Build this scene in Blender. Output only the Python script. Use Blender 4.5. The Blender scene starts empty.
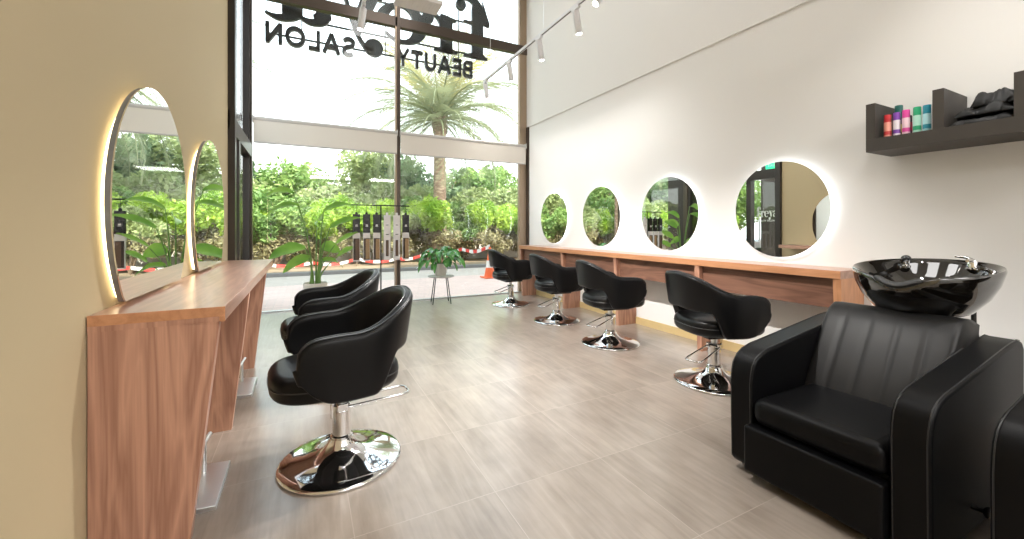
import bpy, bmesh, math, random
from mathutils import Vector, Matrix, noise
random.seed(7)
PI = math.pi
sc = bpy.context.scene
COL = sc.collection

# ------------------------------------------------------------------ camera
CAM_H = 1.2
YAW = math.atan((512 - 305.4) / 406.0)
cd = bpy.data.cameras.new('camera'); cam = bpy.data.objects.new('camera', cd); COL.objects.link(cam)
cam.location = (0, 0, CAM_H); cam.rotation_euler = (PI/2, 0, -YAW)
cd.sensor_width = 36; cd.lens = 406/1024*36; cd.shift_y = -41.5/1024; cd.clip_start = .05; cd.clip_end = 300
sc.camera = cam
sc.view_settings.view_transform = 'Standard'; sc.view_settings.look = 'None'
sc.view_settings.gamma = 1; sc.view_settings.exposure = .36; sc.view_settings.use_curve_mapping = False

# ------------------------------------------------------------------ materials
MATS = {}
def nodes_of(m):
    m.use_nodes = True
    return m.node_tree.nodes, m.node_tree.links
def principled(name, color, rough=.5, metal=0, coat=0, spec=.5, emis=None, es=0, bump=0, bscale=200, vary=0, vscale=5, coat_rough=.05):
    m = bpy.data.materials.new(name); n, l = nodes_of(m); p = n['Principled BSDF']
    p.inputs['Base Color'].default_value = (*color, 1); p.inputs['Roughness'].default_value = rough
    p.inputs['Metallic'].default_value = metal; p.inputs['Coat Weight'].default_value = coat
    p.inputs['Coat Roughness'].default_value = coat_rough
    p.inputs['Specular IOR Level'].default_value = spec
    if emis: p.inputs['Emission Color'].default_value = (*emis, 1); p.inputs['Emission Strength'].default_value = es
    if bump or vary:
        tc = n.new('ShaderNodeTexCoord')
    if bump:
        t = n.new('ShaderNodeTexNoise'); t.inputs['Scale'].default_value = bscale; t.inputs['Detail'].default_value = 4
        l.new(tc.outputs['Object'], t.inputs['Vector'])
        b = n.new('ShaderNodeBump'); b.inputs['Strength'].default_value = bump; b.inputs['Distance'].default_value = .002
        l.new(t.outputs['Fac'], b.inputs['Height']); l.new(b.outputs['Normal'], p.inputs['Normal'])
    if vary:
        t = n.new('ShaderNodeTexNoise'); t.inputs['Scale'].default_value = vscale; t.inputs['Detail'].default_value = 5
        l.new(tc.outputs['Object'], t.inputs['Vector'])
        mx = n.new('ShaderNodeMixRGB'); mx.inputs[1].default_value = (*[c*(1-vary) for c in color], 1)
        mx.inputs[2].default_value = (*[min(1, c*(1+vary)) for c in color], 1)
        l.new(t.outputs['Fac'], mx.inputs[0]); l.new(mx.outputs[0], p.inputs['Base Color'])
    MATS[name] = m
    return m
def wood(name, c1, c2, axis, rough=.35, scale=1.0):
    m = bpy.data.materials.new(name); n, l = nodes_of(m); p = n['Principled BSDF']
    tc = n.new('ShaderNodeTexCoord'); mp = n.new('ShaderNodeMapping')
    s = [9*scale]*3; s[axis] = .9*scale; mp.inputs['Scale'].default_value = s
    l.new(tc.outputs['Object'], mp.inputs['Vector'])
    t = n.new('ShaderNodeTexNoise'); t.inputs['Scale'].default_value = 1.0; t.inputs['Detail'].default_value = 3
    t.inputs['Distortion'].default_value = .8
    l.new(mp.outputs[0], t.inputs['Vector'])
    mul = n.new('ShaderNodeMath'); mul.operation = 'MULTIPLY'; mul.inputs[1].default_value = 9
    l.new(t.outputs['Fac'], mul.inputs[0])
    fr = n.new('ShaderNodeMath'); fr.operation = 'PINGPONG'; fr.inputs[1].default_value = 1
    l.new(mul.outputs[0], fr.inputs[0])
    mp2 = n.new('ShaderNodeMapping'); s2 = [150*scale]*3; s2[axis] = 4*scale; mp2.inputs['Scale'].default_value = s2
    l.new(tc.outputs['Object'], mp2.inputs['Vector'])
    t2 = n.new('ShaderNodeTexNoise'); t2.inputs['Scale'].default_value = 1.0; t2.inputs['Detail'].default_value = 3
    l.new(mp2.outputs[0], t2.inputs['Vector'])
    mixf = n.new('ShaderNodeMath'); mixf.operation = 'MULTIPLY_ADD'; mixf.inputs[1].default_value = .5
    l.new(fr.outputs[0], mixf.inputs[0]); 
    half = n.new('ShaderNodeMath'); half.operation = 'MULTIPLY'; half.inputs[1].default_value = .5
    l.new(t2.outputs['Fac'], half.inputs[0]); l.new(half.outputs[0], mixf.inputs[2])
    cr = n.new('ShaderNodeValToRGB'); cr.color_ramp.elements[0].color = (*c1, 1); cr.color_ramp.elements[1].color = (*c2, 1)
    cr.color_ramp.elements[0].position = .1; cr.color_ramp.elements[1].position = .8
    l.new(mixf.outputs[0], cr.inputs[0]); l.new(cr.outputs[0], p.inputs['Base Color'])
    p.inputs['Roughness'].default_value = rough
    MATS[name] = m
    return m
def emission(name, color, strength):
    m = bpy.data.materials.new(name); n, l = nodes_of(m); n.clear()
    e = n.new('ShaderNodeEmission'); e.inputs[0].default_value = (*color, 1); e.inputs[1].default_value = strength
    o = n.new('ShaderNodeOutputMaterial'); l.new(e.outputs[0], o.inputs[0]); MATS[name] = m
    return m
def glass(name, tint=(.96, .98, .97), refl=1.0):
    m = bpy.data.materials.new(name); n, l = nodes_of(m); n.clear()
    tr = n.new('ShaderNodeBsdfTransparent'); tr.inputs[0].default_value = (*tint, 1)
    g = n.new('ShaderNodeBsdfGlossy'); g.inputs['Roughness'].default_value = .01
    f = n.new('ShaderNodeFresnel'); f.inputs[0].default_value = 1.45
    # the same Fresnel on both sides of the thin pane
    geo = n.new('ShaderNodeNewGeometry')
    mx = n.new('ShaderNodeMixShader'); 
    lw = n.new('ShaderNodeLayerWeight'); lw.inputs[0].default_value = .25
    pw = n.new('ShaderNodeMath'); pw.operation = 'POWER'; pw.inputs[1].default_value = 1.6
    l.new(lw.outputs['Facing'], pw.inputs[0])
    ad = n.new('ShaderNodeMath'); ad.operation = 'MULTIPLY_ADD'; ad.inputs[1].default_value = .5*refl; ad.inputs[2].default_value = .035*refl
    l.new(pw.outputs[0], ad.inputs[0]); l.new(ad.outputs[0], mx.inputs[0])
    l.new(tr.outputs[0], mx.inputs[1]); l.new(g.outputs[0], mx.inputs[2])
    o = n.new('ShaderNodeOutputMaterial'); l.new(mx.outputs[0], o.inputs[0]); MATS[name] = m
    n.remove(f); n.remove(geo)
    return m
def leafmat(name, c1, c2, rough=.5, scale=1.5, trans=.3):
    m = bpy.data.materials.new(name); n, l = nodes_of(m); p = n['Principled BSDF']
    tc = n.new('ShaderNodeTexCoord'); t = n.new('ShaderNodeTexNoise'); t.inputs['Scale'].default_value = scale; t.inputs['Detail'].default_value = 3
    l.new(tc.outputs['Object'], t.inputs['Vector'])
    cr = n.new('ShaderNodeValToRGB'); cr.color_ramp.elements[0].color = (*c1, 1); cr.color_ramp.elements[1].color = (*c2, 1)
    cr.color_ramp.elements[0].position = .35; cr.color_ramp.elements[1].position = .65
    l.new(t.outputs['Fac'], cr.inputs[0]); l.new(cr.outputs[0], p.inputs['Base Color'])
    p.inputs['Roughness'].default_value = rough
    td = n.new('ShaderNodeBsdfTranslucent'); l.new(cr.outputs[0], td.inputs[0])
    mx = n.new('ShaderNodeMixShader'); mx.inputs[0].default_value = trans
    l.new(p.outputs[0], mx.inputs[1]); l.new(td.outputs[0], mx.inputs[2]); l.new(mx.outputs[0], n['Material Output'].inputs[0])
    MATS[name] = m
    return m

def floor_tiles():
    m = bpy.data.materials.new('floor_tile'); n, l = nodes_of(m); p = n['Principled BSDF']
    tc = n.new('ShaderNodeTexCoord')
    mp = n.new('ShaderNodeMapping'); mp.inputs['Location'].default_value = (-.77+6, -1.08+6, 0)
    l.new(tc.outputs['Object'], mp.inputs['Vector'])
    br = n.new('ShaderNodeTexBrick'); br.offset = 0.0; br.squash = 1
    br.inputs['Scale'].default_value = 1; br.inputs['Brick Width'].default_value = .6; br.inputs['Row Height'].default_value = .6
    br.inputs['Mortar Size'].default_value = .0018; br.inputs['Mortar Smooth'].default_value = .1
    br.inputs['Color1'].default_value = (0, 0, 0, 1); br.inputs['Color2'].default_value = (1, 1, 1, 1)
    l.new(mp.outputs[0], br.inputs['Vector'])
    # veins running along the room, shifted per tile
    sep = n.new('ShaderNodeVectorMath'); sep.operation = 'SCALE'; sep.inputs['Scale'].default_value = 7.0
    l.new(br.outputs['Color'], sep.inputs[0])
    add = n.new('ShaderNodeVectorMath'); add.operation = 'ADD'
    l.new(tc.outputs['Object'], add.inputs[0]); l.new(sep.outputs[0], add.inputs[1])
    def ns(sx, sy, sc_, det, dist=0):
        q = n.new('ShaderNodeMapping'); q.inputs['Scale'].default_value = (sx, sy, 1); q.inputs['Rotation'].default_value = (0, 0, .12)
        l.new(add.outputs[0], q.inputs['Vector'])
        t = n.new('ShaderNodeTexNoise'); t.inputs['Scale'].default_value = sc_; t.inputs['Detail'].default_value = det; t.inputs['Distortion'].default_value = dist
        l.new(q.outputs[0], t.inputs['Vector']); return t
    a = ns(4, .9, 1.3, 7, .6); b = ns(34, 3.2, 1, 8, .7); c = ns(1.6, 1.2, 4.5, 9)
    cr = n.new('ShaderNodeValToRGB'); cr.color_ramp.elements[0].position = .3; cr.color_ramp.elements[1].position = .72
    cr.color_ramp.elements[0].color = (.17, .135, .11, 1); cr.color_ramp.elements[1].color = (.38, .322, .272, 1)
    mixv = n.new('ShaderNodeMath'); mixv.operation = 'MULTIPLY_ADD'; mixv.inputs[1].default_value = .38
    l.new(a.outputs['Fac'], mixv.inputs[0])
    m2 = n.new('ShaderNodeMath'); m2.operation = 'MULTIPLY_ADD'; m2.inputs[1].default_value = .34
    l.new(b.outputs['Fac'], m2.inputs[0])
    m3 = n.new('ShaderNodeMath'); m3.operation = 'MULTIPLY'; m3.inputs[1].default_value = .30
    l.new(c.outputs['Fac'], m3.inputs[0]); l.new(m3.outputs[0], m2.inputs[2]); l.new(m2.outputs[0], mixv.inputs[2])
    l.new(mixv.outputs[0], cr.inputs[0])
    mx = n.new('ShaderNodeMixRGB'); mx.inputs[2].default_value = (.36, .31, .265, 1)
    l.new(br.outputs['Fac'], mx.inputs[0]); l.new(cr.outputs[0], mx.inputs[1]); l.new(mx.outputs[0], p.inputs['Base Color'])
    rr = n.new('ShaderNodeMapRange'); rr.inputs['To Min'].default_value = .26; rr.inputs['To Max'].default_value = .36
    l.new(c.outputs['Fac'], rr.inputs['Value']); l.new(rr.outputs[0], p.inputs['Roughness'])
    p.inputs['Specular IOR Level'].default_value = .6; p.inputs['Coat Weight'].default_value = .8; p.inputs['Coat Roughness'].default_value = .27
    MATS['floor_tile'] = m
def paving():
    m = bpy.data.materials.new('paving'); n, l = nodes_of(m); p = n['Principled BSDF']
    tc = n.new('ShaderNodeTexCoord'); br = n.new('ShaderNodeTexBrick')
    br.inputs['Scale'].default_value = 1; br.inputs['Brick Width'].default_value = .22; br.inputs['Row Height'].default_value = .11
    br.inputs['Mortar Size'].default_value = .006
    br.inputs['Color1'].default_value = (.78, .56, .49, 1); br.inputs['Color2'].default_value = (.68, .49, .43, 1); br.inputs['Mortar'].default_value = (.55, .46, .41, 1)
    l.new(tc.outputs['Object'], br.inputs['Vector'])
    t = n.new('ShaderNodeTexNoise'); t.inputs['Scale'].default_value = .8; t.inputs['Detail'].default_value = 4; l.new(tc.outputs['Object'], t.inputs['Vector'])
    mx = n.new('ShaderNodeMixRGB'); mx.blend_type = 'MULTIPLY'; mx.inputs[0].default_value = .2
    l.new(br.outputs[0], mx.inputs[1]); l.new(t.outputs['Fac'], mx.inputs[2]); l.new(mx.outputs[0], p.inputs['Base Color'])
    p.inputs['Roughness'].default_value = .6; MATS['paving'] = m

principled('wall_white', (.80, .79, .77), .9, bump=.05, bscale=60)
principled('wall_beige', (.47, .38, .235), .85, bump=.05, bscale=60)
principled('ceiling_white', (.8, .79, .77), .9)
principled('skirting_gold', (.60, .45, .22), .45, vary=.1, vscale=9)
principled('bronze', (.085, .065, .052), .3, metal=.55, vary=.15, vscale=2)
principled('bronze_lit', (.36, .27, .19), .35, metal=.4, vary=.1, vscale=2)  # paler copy of the bronze, with light on the frame painted in
principled('dark_frame', (.035, .028, .024), .35, metal=.3)
principled('leather', (.0045, .0045, .005), .36, bump=.12, bscale=260, spec=.22)
principled('leather_seam', (.02, .02, .021), .3, spec=.6)
principled('leather_wash', (.0035, .0035, .004), .38, bump=.15, bscale=220, spec=.14)
principled('leather_soft', (.010, .0095, .0095), .42, bump=.15, bscale=180, spec=.28)
principled('ceramic_black', (.006, .005, .004), .05, coat=1, spec=.7)
principled('rubber_black', (.02, .02, .02), .55)
principled('chrome', (.78, .78, .79), .06, metal=1)
principled('steel', (.72, .73, .74), .34, metal=1)
principled('black_metal', (.015, .015, .016), .4, metal=.5)
principled('black_gloss', (.012, .012, .013), .2)
principled('white_metal', (.72, .72, .74), .4)
principled('blind_fabric', (.70, .66, .60), .9, bump=.05, bscale=400)
principled('blind_case', (.52, .50, .48), .5)
principled('pot_white', (.78, .74, .68), .4)
principled('pot_cream', (.74, .70, .62), .55)
principled('soil', (.08, .05, .03), .95)
principled('stool_top', (.55, .53, .50), .45)
principled('mirror_glass', (.93, .95, .93), .0, metal=1)
principled('mirror_body', (.25, .25, .25), .4, metal=.4)
principled('shelf_grey', (.05, .043, .037), .55, vary=.12, vscale=14)
principled('cape_black', (.006, .006, .006), .6, bump=.4, bscale=60)
principled('sign_black', (.025, .03, .038), .35)
principled('sign_back', (.85, .85, .85), .5)
principled('grille_white', (.62, .58, .55), .5)
principled('cone_orange', (.85, .16, .05), .5)
principled('tape_white', (.8, .78, .75), .5)
principled('tape_red', (.65, .06, .05), .5)
principled('asphalt', (.50, .43, .37), .85, vary=.12, vscale=3)
principled('kerb', (.22, .21, .20), .8)
principled('earth', (.33, .25, .17), .95, vary=.25, vscale=2)
principled('white_border', (.75, .73, .70), .8)
principled('bark', (.20, .145, .10), .9, vary=.3, vscale=6)
principled('sun_block', (.5, .48, .45), .8)
principled('car_white', (.7, .7, .7), .2, coat=1)
principled('exit_green', (.0, .3, .12), .4, emis=(.05, .9, .4), es=1.2)
principled('vinyl_white', (.85, .85, .85), .5)
emission('led_cool', (.93, .97, 1.0), 8)
emission('led_warm', (1.0, .82, .50), 5)
emission('fill_panel_face', (1.0, .97, .93), 3)  # glowing face of the added fill panels
emission('lamp_face', (1.0, .95, .88), 14)
wood('walnut_panel', (.27, .122, .078), (.54, .295, .20), 2, .4)
wood('walnut_top', (.27, .145, .10), (.42, .25, .18), 1, .28)
wood('walnut_dark', (.13, .06, .04), (.27, .135, .09), 1, .4)
wood('edge_band', (.42, .19, .09), (.56, .27, .135), 1, .4)
wood('edge_band_z', (.42, .19, .09), (.56, .27, .135), 2, .4)
glass('window_glass')
floor_tiles(); paving()
# palm trunk
def palm_bark():
    m = bpy.data.materials.new('palm_bark'); n, l = nodes_of(m); p = n['Principled BSDF']
    tc = n.new('ShaderNodeTexCoord'); mp = n.new('ShaderNodeMapping'); mp.inputs['Scale'].default_value = (2.2, 2.2, 5)
    l.new(tc.outputs['Object'], mp.inputs[0]); v = n.new('ShaderNodeTexVoronoi'); v.inputs['Scale'].default_value = 2.4
    l.new(mp.outputs[0], v.inputs['Vector']); cr = n.new('ShaderNodeValToRGB')
    cr.color_ramp.elements[0].color = (.52, .40, .30, 1); cr.color_ramp.elements[1].color = (.26, .17, .12, 1); cr.color_ramp.elements[1].position = .55
    l.new(v.outputs['Distance'], cr.inputs[0]); l.new(cr.outputs[0], p.inputs['Base Color'])
    b = n.new('ShaderNodeBump'); b.inputs['Strength'].default_value = .7; b.inputs['Distance'].default_value = .03; b.invert = True
    l.new(v.outputs['Distance'], b.inputs['Height']); l.new(b.outputs[0], p.inputs['Normal']); p.inputs['Roughness'].default_value = .9
    MATS['palm_bark'] = m
palm_bark()
leafmat('leaf_lime', (.24, .42, .06), (.52, .68, .10), trans=.35)
leafmat('leaf_mid', (.17, .30, .09), (.36, .50, .15), trans=.3)
leafmat('leaf_dark', (.17, .26, .15), (.34, .44, .24), trans=.25)
leafmat('leaf_olive', (.30, .38, .16), (.50, .56, .26), trans=.3)
leafmat('leaf_brown', (.22, .19, .10), (.38, .35, .18), trans=.2)
leafmat('leaf_palm', (.22, .26, .16), (.40, .43, .25), trans=.3, scale=.8)
leafmat('leaf_palm_core', (.45, .40, .15), (.58, .52, .22), trans=.3, scale=.8)
leafmat('leaf_strelitzia', (.11, .28, .04), (.30, .52, .09), rough=.28, scale=2.5, trans=.35)
leafmat('leaf_lily', (.03, .14, .025), (.10, .30, .06), rough=.25, scale=6, trans=.2)
leafmat('stem_green', (.10, .20, .04), (.16, .30, .06), rough=.4, trans=.05)

# ------------------------------------------------------------------ mesh builder
class MB:
    def __init__(s): s.v = []; s.f = []; s.fm = []; s.mi = 0
    def add(s, vs, fs, M=None):
        o = len(s.v)
        s.v += [tuple(M @ Vector(p)) if M else tuple(p) for p in vs]
        s.f += [tuple(i+o for i in f) for f in fs]; s.fm += [s.mi]*len(fs)
        return s
    def box(s, x0, x1, y0, y1, z0, z1, M=None):
        return s.add([(x0,y0,z0),(x1,y0,z0),(x1,y1,z0),(x0,y1,z0),(x0,y0,z1),(x1,y0,z1),(x1,y1,z1),(x0,y1,z1)],
              [(0,3,2,1),(4,5,6,7),(0,1,5,4),(1,2,6,5),(2,3,7,6),(3,0,4,7)], M)
    def lathe(s, prof, n=32, M=None, cap=True):
        vs = []; fs = []
        for r, z in prof:
            for i in range(n):
                a = 2*PI*i/n; vs.append((r*math.cos(a), r*math.sin(a), z))
        for j in range(len(prof)-1):
            for i in range(n):
                k = (i+1) % n; fs.append((j*n+i, j*n+k, (j+1)*n+k, (j+1)*n+i))
        if cap:
            fs.append(tuple(range(n-1, -1, -1))); o = (len(prof)-1)*n; fs.append(tuple(range(o, o+n)))
        return s.add(vs, fs, M)
    def tube(s, pts, r, n=8, cap=True, closed=False, flat=None):
        pts = [Vector(p) for p in pts]; N = len(pts); vs = []; fs = []
        rs = r if isinstance(r, (list, tuple)) else [r]*N
        up = None
        for i, p in enumerate(pts):
            if closed: t = (pts[(i+1) % N]-pts[i-1]).normalized()
            else: t = (pts[min(i+1, N-1)]-pts[max(i-1, 0)]).normalized()
            if up is None:
                up = Vector((0,0,1)) if abs(t.z) < .9 else Vector((1,0,0))
            a = t.cross(up).normalized(); b = a.cross(t).normalized(); up = b
            for k in range(n):
                q = 2*PI*k/n; vs.append(p + a*math.cos(q)*rs[i] + b*math.sin(q)*rs[i]*(flat or 1))
        for j in range(N if closed else N-1):
            for i in range(n):
                k = (i+1) % n; j2 = (j+1) % N; fs.append((j*n+i, j*n+k, j2*n+k, j2*n+i))
        if cap and not closed:
            fs.append(tuple(range(n-1, -1, -1))); o = (N-1)*n; fs.append(tuple(range(o, o+n)))
        return s.add(vs, fs)
    def prism(s, poly, t0, t1, axes='xz', M=None):
        # poly 2D; extruded along the third axis from t0 to t1
        def P(a, b, t):
            return {'xz': (a, t, b), 'yz': (t, a, b), 'xy': (a, b, t)}[axes]
        n = len(poly)
        vs = [P(a, b, t0) for a, b in poly]+[P(a, b, t1) for a, b in poly]
        fs = [tuple(range(n)), tuple(range(2*n-1, n-1, -1))]+[(i, i+n, (i+1) % n+n, (i+1) % n) for i in range(n)]
        return s.add(vs, fs, M)
    def grid(s, rows, close_u=False, close_v=False):
        nu = len(rows); nv = len(rows[0]); vs = [p for r in rows for p in r]; fs = []
        for i in range(nu if close_u else nu-1):
            for j in range(nv if close_v else nv-1):
                i2 = (i+1) % nu; j2 = (j+1) % nv
                fs.append((i*nv+j, i2*nv+j, i2*nv+j2, i*nv+j2))
        return s.add(vs, fs)
    def sphere(s, c, r, n=16, m=10, sx=1, sy=1, sz=1):
        rows = []
        for j in range(m+1):
            ph = PI*j/m
            rows.append([(c[0]+r*sx*math.sin(ph)*math.cos(2*PI*i/n), c[1]+r*sy*math.sin(ph)*math.sin(2*PI*i/n), c[2]-r*sz*math.cos(ph)) for i in range(n)])
        return s.grid(rows, close_v=True)
    def build(s, name, mat, parent=None, smooth=False, bevel=0, segs=3, sub=0, fix=True, angle=40):
        me = bpy.data.meshes.new(name); me.from_pydata(s.v, [], s.f)
        mats = mat if isinstance(mat, (list, tuple)) else [mat]
        for q in mats: me.materials.append(MATS[q])
        if len(mats) > 1: me.polygons.foreach_set('material_index', s.fm)
        if fix:
            bm = bmesh.new(); bm.from_mesh(me); bmesh.ops.remove_doubles(bm, verts=bm.verts, dist=1e-5)
            bmesh.ops.recalc_face_normals(bm, faces=bm.faces); bm.to_mesh(me); bm.free()
        o = bpy.data.objects.new(name, me); COL.objects.link(o)
        if parent: o.parent = parent
        if bevel:
            b = o.modifiers.new('bevel', 'BEVEL'); b.width = bevel; b.segments = segs; b.limit_method = 'ANGLE'; b.angle_limit = math.radians(35)
        if sub:
            q = o.modifiers.new('sub', 'SUBSURF'); q.levels = sub; q.render_levels = sub
        if smooth or bevel or sub:
            me.polygons.foreach_set('use_smooth', [True]*len(me.polygons))
            if not sub or bevel:
                try: me.set_sharp_from_angle(angle=math.radians(angle))
                except Exception: pass
        me.update()
        return o
def thing(name, label, cat, loc=(0,0,0), rz=0, group=None):
    o = bpy.data.objects.new(name, None); COL.objects.link(o); o.location = loc; o.rotation_euler = (0,0,rz); o.empty_display_size = .1
    o['label'] = label; o['category'] = cat
    if group: o['group'] = group
    return o
def tag(o, label, cat, group=None, kind=None):
    o['label'] = label; o['category'] = cat
    if group: o['group'] = group
    if kind: o['kind'] = kind
    return o
def struct(o): o['kind'] = 'structure'; return o
def copy_tree(o, parent=None):
    c = o.copy(); COL.objects.link(c); c.parent = parent
    for ch in [x for x in KIDS(o)]: copy_tree(ch, c)
    return c
def KIDS(o): return [x for x in list(bpy.data.objects) if x.parent == o]
def dup(o, label, loc, rz=None, group=None):
    c = copy_tree(o); c['label'] = label; c.location = loc
    if rz is not None: c.rotation_euler = (0,0,rz)
    if group: c['group'] = group
    return c
def sst(x, a, b):
    t = max(0, min(1, (x-a)/(b-a))); return t*t*(3-2*t)

# ------------------------------------------------------------------ room shell
XL, XR, YW, YB, ZC = -.68, 3.72, 6.7, -2.6, 5.9
YE = 4.82                       # the beige wall ends here, then the side entrance
struct(MB().box(XL-.2, XR+.2, YB-.2, YW+.06, -.12, 0).build('floor', 'floor_tile'))
struct(MB().box(XL-.2, XR+.2, YB-.2, YW+.25, ZC, ZC+.2).build('ceiling', 'ceiling_white'))
struct(MB().box(XL-.2, XL, YB, YE, 0, ZC).build('wall_left', 'wall_beige'))
struct(MB().box(XR, XR+.25, YB, YW+.1, 0, 3.08).build('wall_right', 'wall_white'))
struct(MB().box(XR-.018, XR+.25, YB, YW+.1, 3.08, ZC).build('trim_1', 'wall_white'))
struct(MB().box(XL-.2, XR+.2, YB-.2, YB, 0, ZC).build('wall_back', 'wall_white'))
struct(MB().box(XR-.014, XR, 1.62, YW-.1, 0, .085).build('baseboard_right', 'skirting_gold'))
# front window: frame, mullions, transom, glass
w = MB()
w.box(XL-.1, XL+.02, YW-.06, YW+.06, 0, ZC)               # corner post (left)
w.box(XL-.1, XR, YW-.05, YW+.05, 4.44, 4.60)
w.box(XL-.1, XR, YW-.05, YW+.05, ZC-.12, ZC)
win = struct(w.build('window_1', 'bronze', bevel=.004))
MB().box(XL, XR-.02, YW-.035, YW+.035, 0, .02).build('threshold', 'steel', win)
MB().box(1.315, 1.365, YW-.06, YW+.05, 0.0, ZC).build('mullion', 'bronze', win, bevel=.003)
MB().box(1.285, 1.314, YW-.05, YW+.05, 0.0, ZC).build('mullion', 'bronze_lit', win, bevel=.003)  # lit left side of the mullion, painted as a paler strip
MB().box(3.55, XR, YW-.03, YW+.05, 0, ZC).build('jamb', 'bronze_lit', win, bevel=.003)  # jamb carries the painted lit tone too
MB().box(3.69, XR+.01, YW-.10, YW-.03, 0, 3.08).build('jamb', 'bronze', win, bevel=.003)
for a, b in ((XL, 1.3), (1.34, 3.56)):
    for z0, z1 in ((.02, 4.45), (4.59, ZC-.1)):
        MB().box(a, b, YW-.006, YW+.006, z0, z1).build('glass', 'window_glass', win)
# side entrance on the left: door leaf and side light
dw = MB()
for y, q in ((YE, .06), (YW-.12, .0)):
    dw.box(XL-.12, XL+q, y, y+.10, 0, ZC)
dw.box(XL-.10, XL+.02, YE, YW, 2.18, 2.36); dw.box(XL-.10, XL+.02, YE, YW, 4.44, 4.60); dw.box(XL-.1, XL+.02, YE, YW, ZC-.1, ZC)
dw.box(XL-.10, XL+.02, YE+.62, YE+.72, 0, 2.2)
dframe = struct(dw.build('door_1', 'dark_frame', bevel=.004))
for y0, y1, z0, z1 in ((YE+.1, YE+.62, .0, 2.2), (YE+.72, YW-.12, .0, 2.2), (YE+.1, YW-.12, 2.36, 4.44), (YE+.1, YW-.12, 4.60, ZC-.1)):
    MB().box(XL-.046, XL-.034, y0-.01, y1+.01, z0, z1).build('glass', 'window_glass', dframe)
for y in (YE+.55, YE+.80):
    h = MB().tube([(XL-.15, y, .85), (XL-.15, y, 1.42)], .014, 12)
    h.tube([(XL-.04, y, .92), (XL-.15, y, .92)], .008, 8); h.tube([(XL-.04, y, 1.35), (XL-.15, y, 1.35)], .008, 8)
    h.build('door_handle', 'steel', dframe, smooth=True)
# text helper
def text_mb(s, size, depth, bold=.0, space=1.0):
    cu = bpy.data.curves.new('t', 'FONT'); cu.body = s; cu.size = size; cu.extrude = depth/2; cu.offset = bold; cu.space_character = space
    cu.resolution_u = 3
    ob = bpy.data.objects.new('t', cu); COL.objects.link(ob); bpy.context.view_layer.update()
    me = bpy.data.meshes.new_from_object(ob.evaluated_get(bpy.context.evaluated_depsgraph_get()))
    m = MB(); m.v = [tuple(v.co) for v in me.vertices]; m.f = [tuple(p.vertices) for p in me.polygons]; m.fm = [0]*len(m.f)
    bpy.data.objects.remove(ob); bpy.data.curves.remove(cu)
    xs = [v[0] for v in m.v]; ys = [v[1] for v in m.v]
    m.bb = (min(xs), max(xs), min(ys), max(ys))
    return m
def xform(m, f): m.v = [f(v) for v in m.v]; return m

# serif display letters, unit x-height 1, drawn reading left to right in (x, z)
def ribbon(m, pts, ws, t0, t1, closed=False):
    P = [Vector((a, b)) for a, b in pts]; L = []; R = []; n = len(P)
    for i, p in enumerate(P):
        t = (P[(i+1) % n]-P[i-1]) if closed else (P[min(i+1, n-1)]-P[max(i-1, 0)])
        t.normalize(); nn = Vector((-t.y, t.x)); L.append(p+nn*ws[i]/2); R.append(p-nn*ws[i]/2)
    for i in range(n if closed else n-1):
        j = (i+1) % n
        m.prism([tuple(L[i]), tuple(L[j]), tuple(R[j]), tuple(R[i])], t0, t1)
def disc(m, c, r, t0, t1, n=28, sx=1): m.prism([(c[0]+r*sx*math.cos(2*PI*i/n), c[1]+r*math.sin(2*PI*i/n)) for i in range(n)], t0, t1)
def bez(p0, p1, p2, p3, n=14):
    return [tuple((1-t)**3*Vector(p0)+3*(1-t)**2*t*Vector(p1)+3*(1-t)*t*t*Vector(p2)+t**3*Vector(p3)) for t in [i/n for i in range(n+1)]]
def wl(a, b, c, n): # widths a -> b(mid) -> c
    return [a+(b-a)*sst(i/(n-1), 0, .5) if i/(n-1) < .5 else b+(c-b)*sst(i/(n-1), .5, 1) for i in range(n)]
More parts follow.
